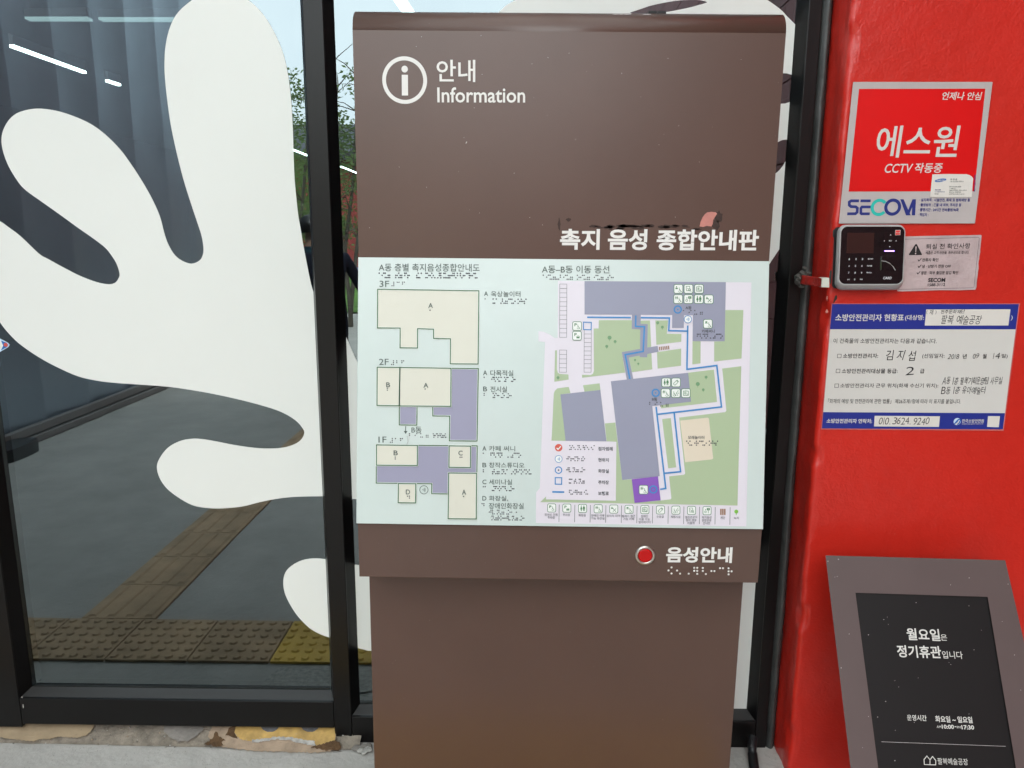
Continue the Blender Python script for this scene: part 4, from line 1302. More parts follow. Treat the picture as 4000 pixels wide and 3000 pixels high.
# ------------------------------------------------------------------ red column with its notices
XC = .775
CO = thing('red_column', 'thick glossy red painted column with chipped corner at the right', 'column', (1.3, 2.1, 0))
mb = MB()
cs = [(XC + .004, YF + .02, 0)] + [(XC + .001, YF - .012 * k, 1) for k in range(0, 8)]
cs += [(XC + .012 - .012 * math.cos(a), YC + .012 - .012 * math.sin(a), 2) for a in [R(90) * k / 6 for k in range(7)]]
cs += [(XC + .016 + .02 * (k ** 1.6) * .22, YC, 3) for k in range(1, 26)]
cs += [(2.4, YC, 3), (2.4, 2.4, 3)]
nz = 420
n = len(cs)
vs, fs = [], []
for j in range(nz + 1):
    z = -.01 + 3.26 * j / nz
    for x, y, k in cs:
        dx = dy = 0
        if k == 2:
            q = noise.noise(Vector((z * 22, 1.5, 0))) * .003 + max(0, noise.noise(Vector((z * 9, 7.5, 0))) - .28) * .022
            dx, dy = q, q
        elif k == 1:
            dx = noise.noise(Vector((y * 22, z * 9, 0))) * .0035 + noise.noise(Vector((y * 60, z * 30, 3))) * .0012
        elif k == 3 and x < 2:
            dy = noise.noise(Vector((x * 4, z * 4, 8))) * .0022
        vs.append((x + dx, y + dy, z))
for j in range(nz):
    for i in range(n - 1):
        fs.append((j * n + i, j * n + i + 1, (j + 1) * n + i + 1, (j + 1) * n + i))
mb.mesh(vs, fs, 'red_paint')
CS = mb.build('painted_surface', CO, smooth=True, fix=False)
PC = Plane((0, YC, 0), (1, 0, 0), (0, 0, 1))
ck = Ink(PC, Z(3050, 800, 3.6867), .0006)
ck.poly([(800, 1295), (812, 1325), (808, 1360), (785, 1385), (765, 1418), (752, 1422), (765, 1372), (778, 1320)], 'glue_residue', 2)
ck.poly([(662, 1310), (676, 1320), (676, 1350), (664, 1385), (657, 1350)], 'pink_residue', 2)
ck.poly([(640, 1545), (655, 1510), (668, 1500), (685, 1545), (660, 1562)], 'pink_residue', 2)
ck.poly([(752, 362), (790, 350), (800, 380), (770, 400), (780, 420), (762, 470), (748, 455), (748, 400)], 'putty', 2)
ck.poly([(722, 930), (706, 965), (698, 1040), (712, 1140), (722, 1130), (735, 960)], 'putty', 2)
for k_ in range(60):
    x, y, r_ = rnd.uniform(800, 3400), rnd.uniform(-2900, 7800), rnd.uniform(1.5, 4.5)
    ck.poly([(x - r_, y), (x, y - r_), (x + r_, y), (x, y + r_)], 'pink_residue', 1)
ck.into(CS)

# security placard
Z6, Z7 = Z(3000, 0, 2.212), Z(3200, 650, 2.765)
def slab(mb, plane, corners, z, f, b, m): mb.prism([plane.p(*z(x, y), f) for x, y in corners], [plane.p(*z(x, y), b) for x, y in corners], m)
def to6(x, y):
    a = Z7(x, y)
    return ((a[0] - 3000) * 2.212, a[1] * 2.212)
PL = thing('security_placard', 'square red and grey security placard on the red column, above the door reader', 'placard', PC.p(3580, 600))
mb = MB()
cq = [(738, 708), (1938, 708), (1941, 712), to6(1682, 612), to6(1676, 617), to6(214, 618), to6(212, 614), (734, 712)]
slab(mb, PC, cq, Z6, .0045, .0008, 'placard_grey')
mb.build('plate', PL, bevel=.0008)
k = Ink(PC, Z6, .0045)
k.poly([(787, 768), (1878, 766), to6(1676, 268), to6(318, 272)], 'placard_red', 1)
k.text('언제나 안심', 1505, 1843, 794, 864, 'notice_white', .018, slope=2, shear=.16)
k.text('에스원', 938, 1648, 1085, 1362, 'notice_white', .012, slope=0, shear=.06)
k.text('CCTV', 1010, 1246, 1415, 1494, 'notice_white', .012, slope=0, shear=.18)
k.text('작동중', 1268, 1508, 1408, 1494, 'notice_white', .016, slope=0, shear=.14)
k.z = Z7
k.line([(430, 372), (345, 372), (325, 385), (325, 418), (345, 434), (395, 437), (413, 452), (410, 494), (392, 511), (303, 512)], 30, 'navy', 1)
k.line([(446, 372), (556, 372)], 29, 'navy', 1)
k.line([(556, 438), (462, 438), (450, 452), (450, 505), (458, 512), (546, 512)], 29, 'navy', 1)
k.ring(648, 443, 92, 33, 'teal', 1, 40, 38, 322)
k.ring(794, 440, 91, 34, 'navy', 2, 48)
k.poly([(876, 355), (912, 355), (962, 470), (1008, 355), (1045, 355), (1036, 528), (1000, 528), (1004, 440), (978, 505), (988, 528), (938, 528)], 'navy', 3)
for t, x0_, x1_, y in (('· 설치목적 : 시설안전, 화재 및 범죄예방 등', 1083, 1630, 345), ('· 촬영범위 : 건물 내 외부, 주차장 등', 1078, 1535, 398), ('· 촬영시간 : 24시간 연속촬영/녹화', 1073, 1507, 450), ('· 책임자 :', 1068, 1180, 503)):
    k.text(t, x0_, x1_, y, y + 37, 'navy', .012, slope=2)
k.text('MJNWUD27182842', 1667, 1690, 90, 270, 'navy', .006, slope=8, vertical=True)
k.build('lettering', PL)
# business card over its corner
k = Ink(PC, Z7, .0062)
cc = [(1222, 86), (1400, 82), (1590, 84), (1622, 92), (1648, 108), (1664, 132), (1660, 170), (1648, 330), (1420, 333), (1197, 331)]
mb = MB()
slab(mb, PC, cc, Z7, .0062, .0051, 'card_cream')
CA = mb.build('business_card')
tag(CA, 'cream business card with an oval blue logo taped over the red placard', 'card')
k.poly([(1310 + 63 * math.cos(a) * 1 - 0 * math.sin(a), 150 + 17 * math.sin(a) - 9 * math.cos(a)) for a in [2 * math.pi * q / 32 for q in range(32)]], 'logo_blue', 1)
k.text('SAMSUNG', 1268, 1354, 142, 160, 'notice_white', .012, 2, slope=-4)
k.text('박 영 운', 1418, 1490, 130, 150, 'ink_grey', .004)
k.text('전임 호남사업팀 서전주지사', 1415, 1560, 156, 170, 'ink_grey', -.002)
k.text('M 010-6305-0000', 1408, 1533, 213, 226, 'ink_grey', 0)
k.text('T 1588-3112', 1408, 1475, 234, 246, 'ink_grey', 0)
for t, x1_, y in (('54866 전라북도 전주시 완산구', 1595, 251), ('홍산로 261 호텔 별관 8층', 1530, 271), ('pmr0910.park@samsung.com', 1568, 292)): k.text(t, 1405, x1_, y, y + 14, 'ink_grey', 0)
k.text('SECOM', 1250, 1312, 246, 259, 'navy', .006)
k.text('S-1 CORPORATION', 1248, 1357, 269, 280, 'navy', 0)
k.text('에스원', 1245, 1287, 290, 304, 'ink_grey', 0)
k.build('card_print', CA)

# access terminal
AT = thing('access_terminal', 'black faced door access terminal with a silver rim on the column edge', 'terminal', PC.p(3395, 1010))
def rrect(x0, y0, x1, y1, r_, n=7, skew=0.0):
    out = []
    for cx, cy, a0 in ((x1 - r_, y0 + r_, -90), (x1 - r_, y1 - r_, 0), (x0 + r_, y1 - r_, 90), (x0 + r_, y0 + r_, 180)):
        for q in range(n):
            a = R(a0 + 90 * q / (n - 1))
            yy = cy + math.sin(a) * r_
            out.append((cx + math.cos(a) * r_ - skew * (yy - (y0 + y1) / 2), yy))
    return out
mb = MB()
back, front = rrect(150, 655, 895, 1318, 40, skew=.04), rrect(150, 655, 895, 1318, 40, skew=.04)
mb.prism([PC.p(*Z7(x, y), .016) for x, y in front], [PC.p(*Z7(x, y), .0012) for x, y in back], 'black_plastic')
mb.build('back_box', AT)
A0 = [PC.p(*Z7(x, y), .014) for x, y in rrect(176, 640, 908, 1336, 85, skew=.045)]
A1 = [PC.p(*Z7(x, y), .034) for x, y in rrect(186, 630, 920, 1326, 85, skew=.045)]
A2 = [PC.p(*Z7(x, y), .043) for x, y in rrect(214, 640, 918, 1284, 75, skew=.043)]
A3 = [PC.p(*Z7(x, y), .0448) for x, y in rrect(222, 646, 914, 1276, 70, skew=.043)]
A4 = [PC.p(*Z7(x, y), .0436) for x, y in rrect(228, 651, 910, 1270, 66, skew=.043)]
mb = MB()
for a, b in ((A0, A1), (A1, A2), (A2, A3), (A3, A4)): mb.prism(b, a, 'silver_body', cap=False, back_cap=False)
o = mb.build('rim', AT, smooth=True)
mb = MB()
mb.face([PC.p(*Z7(x, y), .0438) for x, y in rrect(228, 651, 910, 1270, 66, skew=.043)], 'black_gloss')
mb.face([PC.p(*Z7(x, y), .0412) for x, y in rrect(228, 651, 910, 1270, 66, skew=.043)], 'black_gloss')
mb.build('face_plate', AT, fix=False)
T0 = .0438
k = Ink(PC, Z7, T0)
k.poly([(303, 718), (596, 717), (586, 938), (294, 938)], 'screen_dark', 1)
k.build('screen', AT)
k = Ink(PC, Z7, T0)
k.poly([(822, 688), (878, 687), (876, 742), (820, 743)], 'notice_white', 1)
k.poly([(826, 692), (874, 691), (872, 738), (824, 739)], 'placard_red', 2)
k.text('에스원', 828, 870, 706, 724, 'notice_white', .01, 3)
k.build('badge', AT)
k = Ink(PC, Z7, T0)
k.poly([(771, 733), (780, 745), (763, 745)], 'key_white', 1)
k.poly([(761, 874), (754, 864), (770, 864)], 'key_white', 1)
k.poly([(697, 804), (707, 797), (706, 812)], 'key_white', 1)
k.poly([(837, 804), (828, 796), (827, 812)], 'key_white', 1)
k.text('확인', 752, 783, 796, 811, 'key_white', .004)
for i, (t, x, y) in enumerate((('1', 325, 1002), ('2', 398, 1001), ('3', 468, 1001), ('4', 322, 1076), ('5', 392, 1075), ('6', 462, 1074), ('7', 319, 1149), ('8', 388, 1149), ('9', 457, 1149), ('0', 383, 1221))):
    k.text(t, x - (4 if t == '1' else 6), x + (4 if t == '1' else 6), y - 10, y + 10, 'key_white', .01)
for t, x0_, x1_, y in (('출근/복귀', 526, 580, 999), ('퇴근/외출', 518, 572, 1074), ('메뉴/취소', 512, 568, 1147), ('경비', 302, 328, 1222), ('해제', 440, 467, 1221)): k.text(t, x0_, x1_, y - 8, y + 8, 'key_white', .004)
k.text('CARD', 692, 781, 1192, 1219, 'key_white', .012, shear=.12)
k.build('keypad', AT)
k = Ink(PC, Z7, T0)
k.poly([(707, 908), (811, 908), (813, 914), (811, 919), (706, 919), (704, 914)], 'led_violet', 1)
k.build('status_light', AT)
mb = MB()
fo, fi = rrect(660, 962, 840, 1128, 12, 3, .04), rrect(676, 975, 828, 1112, 10, 3, .04)
mb.prism([PC.p(*Z7(x, y), T0 + .0012) for x, y in fi], [PC.p(*Z7(x, y), T0 + .0004) for x, y in fo], 'black_gloss', back_cap=False)
ln = [PC.p(*Z7(x, y), T0 + .0016) for x, y in ((672, 1020), (720, 1026), (765, 1050), (800, 1085), (822, 1122))]
mb.tube(ln, .0009, 'silver_body', 6)
mb.build('fingerprint_sensor', AT)

# paper notice
PN = thing('paper_notice', 'wrinkled silvery paper notice with a black warning triangle beside the terminal', 'notice', PC.p(3650, 1030))
mb = MB()
rnd = random.Random(11)
def jagged(pts, jag, step=22):
    out = []
    for i in range(len(pts)):
        p, q = Vector(pts[i]), Vector(pts[(i + 1) % len(pts)])
        m_ = max(1, int((q - p).length / step))
        for j in range(m_):
            w = p.lerp(q, j / m_)
            out.append((w.x + rnd.uniform(-jag, jag), w.y + rnd.uniform(-jag, jag)))
    return out
ed = [(905, 757), (1300, 748)] + [(1744, 740), (1754, 746), (1753, 760)] + jagged([(1740, 900), (1722, 1050), (1712, 1180), (1694, 1318)], 3.5)[:-8] + [(1694, 1312), (1690, 1328), (1680, 1332)] + [(1500, 1338), (1300, 1336), (1100, 1345), (900, 1350), (850, 1350), (842, 1343), (842, 1330)]
slab(mb, PC, ed, Z7, .0022, .0007, 'paper_silver')
mb.build('sheet', PN)
k = Ink(PC, Z7, .0022)
k.line([(925, 786), (1720, 766), (1729, 776), (1672, 1302), (1660, 1311), (862, 1328)], 3, 'ink_black', 1)
k.poly([(1047, 838), (1056, 842), (1110, 950), (1106, 958), (972, 958), (968, 950), (1038, 842)], 'ink_black', 1)
k.poly([(1040, 866), (1052, 866), (1046, 928), (1040, 928)], 'paper_silver', 2)
k.disc(1041, 942, 8, 'paper_silver', 2, 12)
k.text('퇴실 전 확인사항', 1155, 1632, 832, 892, 'ink_black', .006, slope=-9)
k.line([(1150, 907), (1630, 903)], 2, 'ink_black', 1)
k.text('세콤은 고객 안전을', 1150, 1377, 914, 948, 'ink_black', .002, slope=-2)
k.text('최우선으로 합니다.', 1395, 1620, 912, 946, 'ink_black', .002, slope=-2)
for t, x0_, x1_, y in (('잔류자 확인', 1112, 1287, 991), ('냉 · 난방기 전원 OFF', 1112, 1423, 1060), ('창문 · 외부 출입문 잠김 확인', 1100, 1500, 1130)):
    k.text(t, x0_, x1_, y, y + 37, 'ink_black', .006, slope=-3)
    k.line([(x0_ - 45, y + 15), (x0_ - 35, y + 32), (x0_ - 8, y + 2)], 7, 'ink_black', 1)
k.text('SECOM', 1178, 1362, 1204, 1250, 'ink_black', .026, slope=-2)
k.text('1588-3112', 1173, 1360, 1262, 1294, 'ink_black', .012, slope=-4)
k.build('print', PN)

# fire safety notice
FN = thing('fire_safety_notice', 'laminated white notice with blue bands and handwriting, low on the red column', 'notice', PC.p(3570, 1430))
ZN = Z(3150, 1150, 2.6024)
mb = MB()
slab(mb, PC, [(256, 92), (2172, 91), (2005, 1386), (149, 1373)], ZN, .0016, .0007, 'laminate')
mb.build('laminate_edge', FN)
mb = MB()
slab(mb, PC, [(263, 98), (2160, 99), (1997, 1371), (158, 1362)], ZN, .0022, .0017, 'notice_white')
mb.build('sheet', FN)
k = Ink(PC, ZN, .0022)
k.poly([(263, 98), (2160, 99), (2127, 355), (240, 354)], 'notice_blue', 1)
k.poly([(171, 1197), (2017, 1207), (1997, 1371), (158, 1362)], 'notice_blue', 1)
k.poly([(1218, 153), (2075, 151), (2053, 316), (1203, 317)], 'card_cream', 2)
k.poly([(694, 1234), (1358, 1239), (1347, 1347), (687, 1342)], 'card_cream', 2)
k.poly([(1847, 1237), (1968, 1238), (1955, 1350), (1836, 1347)], 'card_cream', 2)
k.disc(1533, 1292, 37, 'pale_blue', 2, 26)
k.poly([(1496, 1318), (1515, 1295), (1540, 1268), (1560, 1262), (1572, 1280), (1560, 1310), (1540, 1326), (1520, 1318)], 'logo_blue', 3)
k.poly([(1513, 1316), (1535, 1300), (1552, 1275), (1560, 1280), (1545, 1308), (1526, 1322)], 'notice_white', 4)
k.text('소방안전관리자', 295, 768, 200, 272, 'notice_white', .02, slope=2)
k.text('현황표', 792, 990, 200, 270, 'notice_white', .02, slope=0)
k.text('(대상명:', 1003, 1195, 208, 270, 'notice_white', .016)
k.text(')', 2079, 2097, 214, 266, 'notice_white', .01)
k.text('한국소방안전원', 1582, 1804, 1268, 1306, 'notice_white', .008, 2)
k.text('KOREA FIRE SAFETY INSTITUTE', 1582, 1798, 1312, 1322, 'notice_white', .0, 2)
k.text('소방안전관리자 연락처:', 205, 668, 1264, 1310, 'notice_white', .016, slope=3)
k.text('이 건축물의 소방안전관리자는 다음과 같습니다.', 275, 1325, 448, 498, 'ink_black', .004, slope=2)
for x, y in ((315, 608), (302, 760), (288, 910)): k.line([(x + 2, y), (x + 40, y), (x + 37, y + 36), (x - 1, y + 36)], 4, 'ink_black', 1, True)
k.text('소방안전관리자:', 372, 730, 601, 648, 'ink_black', .004)
k.text('(선임일자:', 1178, 1405, 602, 655, 'ink_black', .004)
for t, a, b in (('년', 1590, 1630), ('월', 1792, 1832), ('일)', 1983, 2047)): k.text(t, a, b, 606, 652, 'ink_black', .004)
k.text('소방안전관리대상물 등급:', 360, 928, 755, 803, 'ink_black', .004)
k.text('급', 1155, 1200, 758, 802, 'ink_black', .004)
k.text('소방안전관리자 근무 위치(화재 수신기 위치):', 345, 1340, 905, 956, 'ink_black', .004)
k.text('「화재의 예방 및 안전관리에 관한 법률」 제26조제1항에 따라 이 표지를 붙입니다.', 220, 1572, 1062, 1110, 'ink_black', .002, slope=4)
k.build('print', FN)
for args in (('(재)', 1230, 1312, 156, 208, 'ink_black', 2, 1),
        ('전주문화재단', 1362, 1612, 155, 194, 'ink_black', 2, 2),
        ('팔복 예술공장', 1368, 1780, 212, 302, 'ink_black', 2, 3),
        ('김 지 섭', 806, 1110, 570, 672, 'ink_black', 1, 4),
        ('2018', 1438, 1555, 606, 656, 'ink_black', 1, 5),
        ('09', 1690, 1756, 602, 652, 'ink_black', 1, 6),
        ('14', 1890, 1972, 596, 656, 'ink_black', 1, 7),
        ('2', 1003, 1104, 738, 822, 'ink_black', 1, 8),
        ('A동 1층 팔복기획운영팀 사무실', 1382, 1992, 842, 916, 'ink_black', 1, 9),
        ('B동 1층 유아예술터', 1370, 1822, 938, 1012, 'ink_black', 1, 10),
        ('010. 3624. 9240', 735, 1252, 1252, 1322, 'ink_black', 2, 11)):
    k = Ink(PC, ZN, .0026)
    k.hand(*args)
    k.build('handwriting', FN)

# red painted cable trunking between frame and terminal
CT = thing('cable_trunking', 'short red painted cable trunking with a pale square end beside the terminal', 'trunking', wall_at(3180, 1095, 1.95))
ZC = Z(3050, 800, 3.6867)
PX = Plane((0, 1.945, 0), (1, 0, 0), (0, 0, 1))
a0, a1 = [wall_at(*ZC(x, y), 1.975) for x, y in ((318, 1012), (290, 1140))]
b0, b1 = [wall_at(*ZC(x, y), 1.885) for x, y in ((590, 1052), (578, 1188))]
c0, c1 = [wall_at(*ZC(x, y), 1.880) for x, y in ((698, 1050), (700, 1192))]
def beam(mb, p0, p1, q0, q1, dy, m):
    D = Vector((0, dy, 0))
    mb.prism([p0, q0, q1, p1], [p0 + D, q0 + D, q1 + D, p1 + D], m)
mb = MB()
beam(mb, a0, a1, b0, b1, .045, 'red_rough')
mb.build('painted_duct', CT, bevel=.002)
mb = MB()
dx = Vector((.0004, -.002, 0))
beam(mb, b0 + dx, b1 + dx, c0, c1, .03, 'conduit_white')
mb.build('end_cap', CT, bevel=.001)
bm = bmesh.new()
for px, py, r_, sx in ((3118, 1083, .0085, 1.0), (3136, 1068, .007, 1.5), (3156, 1066, .005, 1.6), (3116, 1100, .0085, .8), (3130, 1116, .006, 1.4), (3142, 1047, .005, 1.2)):
    c = wall_at(px, py, 1.985)
    r0 = bmesh.ops.create_icosphere(bm, subdivisions=3, radius=r_)
    for v in r0['verts']:
        v.co *= 1 + noise.noise(v.co * 160) * .55
        v.co.x *= sx
        v.co += c
me = bpy.data.meshes.new('putty_seal')
bm.to_mesh(me); bm.free()
me.materials.append(MATS['putty'])
o = bpy.data.objects.new('putty_seal', me)
COL.objects.link(o)
o.parent = CT
o.matrix_parent_inverse = CT.matrix_world.inverted()

# black ribbed cable coming out under the frame
pts = [wall_at(2942, 2880, 2.0), wall_at(2938, 2915, 1.975), ground_at(2940, 2950, .018), ground_at(2944, 2985, .016), ground_at(2950, 3030, .016), ground_at(2970, 3120, .016)]
fine = open_smooth([tuple(p) for p in pts], 14)
mb = MB()
mb.tube(fine, [.0125 + .0018 * (1 if i % 2 else -1) for i in range(len(fine))], 'cable_black', 14)
tag(mb.build('cable', smooth=True), 'black ribbed cable coming out under the frame between sign and column', 'cable')

# ------------------------------------------------------------------ leaning notice stand
u_ = Vector((1, -.037, .0))
dc = Vector(((2064 - 2000) / FPX, (-7811 - 1500) / FPX, 1.0))
dn = (RT @ dc).normalized()
PBd = Plane(wall_at(3570, 2180, 1.80), u_, dn)
ZB_ = Z(3150, 2100, 1.8435)
BD = thing('notice_stand', 'leaning grey brown framed notice board with a black insert before the red column', 'notice board', ground_at(3640, 3150))
def cont(a, b, y): return (a[0] + (b[0] - a[0]) * (y - a[1]) / (b[1] - a[1]), y)
oTL, oTR = (137, 128), (1432, 163)
oBL, oBR = cont((137, 128), (318, 1659), 2080), cont((1432, 163), (1567, 740), 2135)
iTL, iTR = (353, 397), (1305, 427)
iBL, iBR = cont((353, 397), (517, 1659), 1800), cont((1305, 427), (1509, 1659), 1832)
def ex(a, b, y): return cont(a, b, y)
oBR = ex((1432, 163), (1567, 745), 2140)
mb = MB()
Pf = lambda q, f: PBd.p(*ZB_(*q), f)
out, inn = [oTL, oTR, oBR, oBL], [iTL, iTR, iBR, iBL]
of, ob, jf, jb = [Pf(q, .006) for q in out], [Pf(q, -.016) for q in out], [Pf(q, .006) for q in inn], [Pf(q, .0005) for q in inn]
vs = of + jf + ob + jb
fs = []
for i in range(4):
    j = (i + 1) % 4
    fs += [(i, j, 4 + j, 4 + i), (4 + i, 4 + j, 12 + j, 12 + i)]
mb.mesh(vs, fs, 'board_frame')
BF = mb.build('frame', BD, fix=False)
mb = MB()
vs = of + ob
mb.mesh([Pf(q, .0058) for q in out] + ob, [(0, 4, 5, 1), (1, 5, 6, 2), (2, 6, 7, 3), (3, 7, 4, 0)], 'black_plastic')
sc = [(oTL[0] + 8, oTL[1] + 8), (oTR[0] - 8, oTR[1] + 8), (oBR[0] - 8, oBR[1] - 8), (oBL[0] + 8, oBL[1] - 8)]
mb.prism([Pf(q, -.0163) for q in out], [Pf(q, -.022) for q in sc], 'black_plastic')
mb.build('backing', BD, fix=False)
mb = MB()
mb.face([Pf(q, .0008) for q in ((iTL[0] - 10, iTL[1] - 10), (iTR[0] + 10, iTR[1] - 10), (iBR[0] + 10, iBR[1] + 10), (iBL[0] - 10, iBL[1] + 10))], 'board_insert')
IN = mb.build('insert', BD, fix=False)
k = Ink(PBd, ZB_, .0008)
for x, y in ((582, 572), (557, 590), (1260, 667), (1207, 808), (1027, 900), (1040, 914), (637, 1030), (665, 1076), (571, 1180), (513, 1292), (640, 1388), (637, 1606), (1171, 1270), (777, 1330), (447, 700), (790, 468), (805, 1010)):
    r_ = rnd.uniform(2, 4.2)
    k.poly([(x - r_, y), (x, y - r_), (x + r_, y), (x, y + r_)], 'placard_grey', 1)
k.into(IN)
k = Ink(PBd, ZB_, .006)
for x, y in ((230, 156), (205, 284), (222, 280), (155, 170), (308, 694), (447, 1288), (404, 1512), (1410, 604), (1498, 845), (1543, 1098), (1172, 290), (1038, 340), (1452, 335), (250, 938)):
    r_ = rnd.uniform(2, 4.5)
    k.poly([(x - r_, y), (x, y - r_), (x + r_ * 1.4, y), (x, y + r_)], 'placard_grey', 1)
k.into(BF)
k = Ink(PBd, ZB_, .0008)
k.text('월요일', 722, 961, 655, 741, 'notice_white', .019, slope=8)
k.text('은', 966, 1013, 697, 741, 'notice_white', .004, slope=1)
k.text('정기휴관', 652, 970, 777, 866, 'notice_white', .019, slope=9)
k.text('입니다', 978, 1125, 818, 872, 'notice_white', .006, slope=4)
k.build('lettering', IN)
k = Ink(PBd, ZB_, .0008)
k.text('운영시간', 725, 865, 1277, 1319, 'notice_white', .012, slope=5)
k.text('화요일 ~ 일요일', 928, 1195, 1286, 1333, 'notice_white', .02, slope=8)
k.text('AM', 938, 970, 1354, 1371, 'notice_white', -.012, slope=1)
k.text('10:00', 975, 1062, 1347, 1377, 'notice_white', .018, slope=2)
k.line([(1067, 1361), (1079, 1362)], 5, 'notice_white', 2)
k.text('PM', 1084, 1112, 1358, 1375, 'notice_white', -.012, slope=1)
k.text('17:30', 1117, 1207, 1351, 1382, 'notice_white', .018, slope=2)
k.line([(540, 1470), (1435, 1503)], 3, 'bead_grey', 1)
k.line([(540, 1470), (1435, 1503)], 2.4, 'placard_grey', 2)
k.line([(849, 1634), (847, 1598), (868, 1573), (890, 1600), (909, 1576), (932, 1606), (931, 1637)], 5, 'notice_white', 1, True)
k.line([(890, 1600), (890, 1636)], 5, 'notice_white', 1)
k.text('팔복예술공장', 945, 1163, 1589, 1636, 'notice_white', 0, slope=6)
k.build('lettering', IN)
mb = MB()                                       # slanted pole and foot below the board
c0 = Pf((1130, 1650), -.02)
mb.tube([c0, Vector((c0.x, c0.y + .05, .1)), Vector((c0.x, c0.y + .05, .012))], .02, 'black_plastic', 14)
mb.prism([(c0.x + math.cos(a) * .16, c0.y + .05 + math.sin(a) * .12, .012) for a in [2 * math.pi * q / 32 for q in range(32)]],
         [(c0.x + math.cos(a) * .165, c0.y + .05 + math.sin(a) * .125, 0) for a in [2 * math.pi * q / 32 for q in range(32)]], 'black_plastic')
mb.build('pole', BD)

# ------------------------------------------------------------------ what the glass mirrors: building, trees, shrubs, people
t = thing('red_building', 'long red building with a dark roof mirrored between the film and the sign', 'building', (-8, MIR - 41, 0))
mb = MB()
mb.box((-40, -6, 0), (30, 0, 6.1), 'brick_red')
mb.build('wall', t)
mb = MB()
mb.mesh([(-41, .8, 6.1), (31, .8, 6.1), (31, -3, 8.0), (-41, -3, 8.0), (-41, -7, 6.1), (31, -7, 6.1), (-41, .8, 5.7), (31, .8, 5.7)], [(0, 1, 2, 3), (3, 2, 5, 4), (6, 7, 1, 0)], 'roof_dark')
mb.build('roof', t, fix=False)
t.rotation_euler.z = 0
for ch in t.children: ch.matrix_parent_inverse = Matrix.Identity(4)

def leaves(mb, rnd, c, rad, n, size):
    for _ in range(n):
        d = Vector((rnd.gauss(0, 1), rnd.gauss(0, 1), rnd.gauss(0, 1))).normalized() * rad * rnd.random() ** .5
        p = c + Vector((d.x, d.y, d.z * .8))
        a = Vector((rnd.uniform(-1, 1), rnd.uniform(-1, 1), rnd.uniform(-.7, .4))).normalized()
        b = a.orthogonal().normalized()
        s_ = size * rnd.uniform(.6, 1.3)
        mb.face([p, p + a * s_ * .5 + b * s_ * .22, p + a * s_, p + a * s_ * .5 - b * s_ * .22], 'leaf')
def slender_tree(x, y, h, seed, label):
    rnd = random.Random(seed)
    t = thing('tree', label, 'tree', (x, y, 0), 'slender young trees mirrored in the glass')
    tb, lb = MB(), MB()
    for s_ in range(4):
        a0 = rnd.uniform(0, 6.28)
        pts, p = [], Vector((x + rnd.uniform(-.12, .12), y + rnd.uniform(-.12, .12), 0))
        d = Vector((math.cos(a0) * .14, math.sin(a0) * .14, 1))
        for q in range(9):
            pts.append(p.copy())
            p = p + d * (h / 9) * rnd.uniform(.85, 1.05)
            d += Vector((rnd.uniform(-.07, .07), rnd.uniform(-.07, .07), 0))
        tb.tube(pts, [.035 * (1 - q / 10) + .006 for q in range(9)], 'bark', 6)
        for q in range(3, 9):
            for _ in range(2):
                e = pts[q] + Vector((rnd.uniform(-.6, .6), rnd.uniform(-.6, .6), rnd.uniform(.0, .5)))
                tb.tube([pts[q], (pts[q] + e) / 2 + Vector((0, 0, .05)), e], [.012, .008, .004], 'bark', 5)
                if q < 8 and rnd.random() < .8: leaves(lb, rnd, e, rnd.uniform(.2, .4), rnd.randint(60, 110), .08)
    tb.build('trunk', t, fix=False)
    lb.build('crown', t, fix=False)
for x, y, h, sd_, lab in ((-4.0, MIR - 13.4, 5.3, 3, 'bare topped slender tree mirrored left of the central black post'), (-3.15, MIR - 13.0, 5.0, 8, 'leafy slender tree mirrored between the central post and the sign'), (-2.2, MIR - 14.5, 5.2, 12, 'slender tree whose mirrored crown hides behind the brown sign'), (-5.2, MIR - 15, 5.6, 21, 'slender tree mirrored behind the white film finger')):
    slender_tree(x, y, h, sd_, lab)
def shrub(x, y, h, w, seed, label):
    rnd = random.Random(seed)
    t = thing('shrub', label, 'shrub', (x, y, 0), 'shrubs in front of the mirrored red building')
    tb, lb = MB(), MB()
    for _ in range(7):
        e = Vector((x + rnd.uniform(-.6, .6) * w, y + rnd.uniform(-.4, .4), h * rnd.uniform(.5, .9)))
        tb.tube([(x + rnd.uniform(-.2, .2), y, 0), ((x + e.x) / 2, y, e.z * .6), tuple(e)], [.04, .025, .01], 'bark', 5)
        leaves(lb, rnd, e, h * .32, 220, .2)
    tb.build('stem', t, fix=False)
    lb.build('foliage', t, fix=False)
for i, (x, D, h, w, lab) in enumerate(((-7.6, 27, 4.6, 1.5, 'tall dark shrub mirrored left of the central black post'), (-6.2, 24, 2.6, 1.2, 'low shrub mirrored right of the central black post'), (-9.5, 29, 4.8, 1.8, 'broad shrub mirrored behind the film finger'), (-4.5, 27, 2.2, 1.4, 'low shrub mirrored beside the left edge of the sign'))):
    shrub(x, MIR - D, h, w, 40 + i, lab)

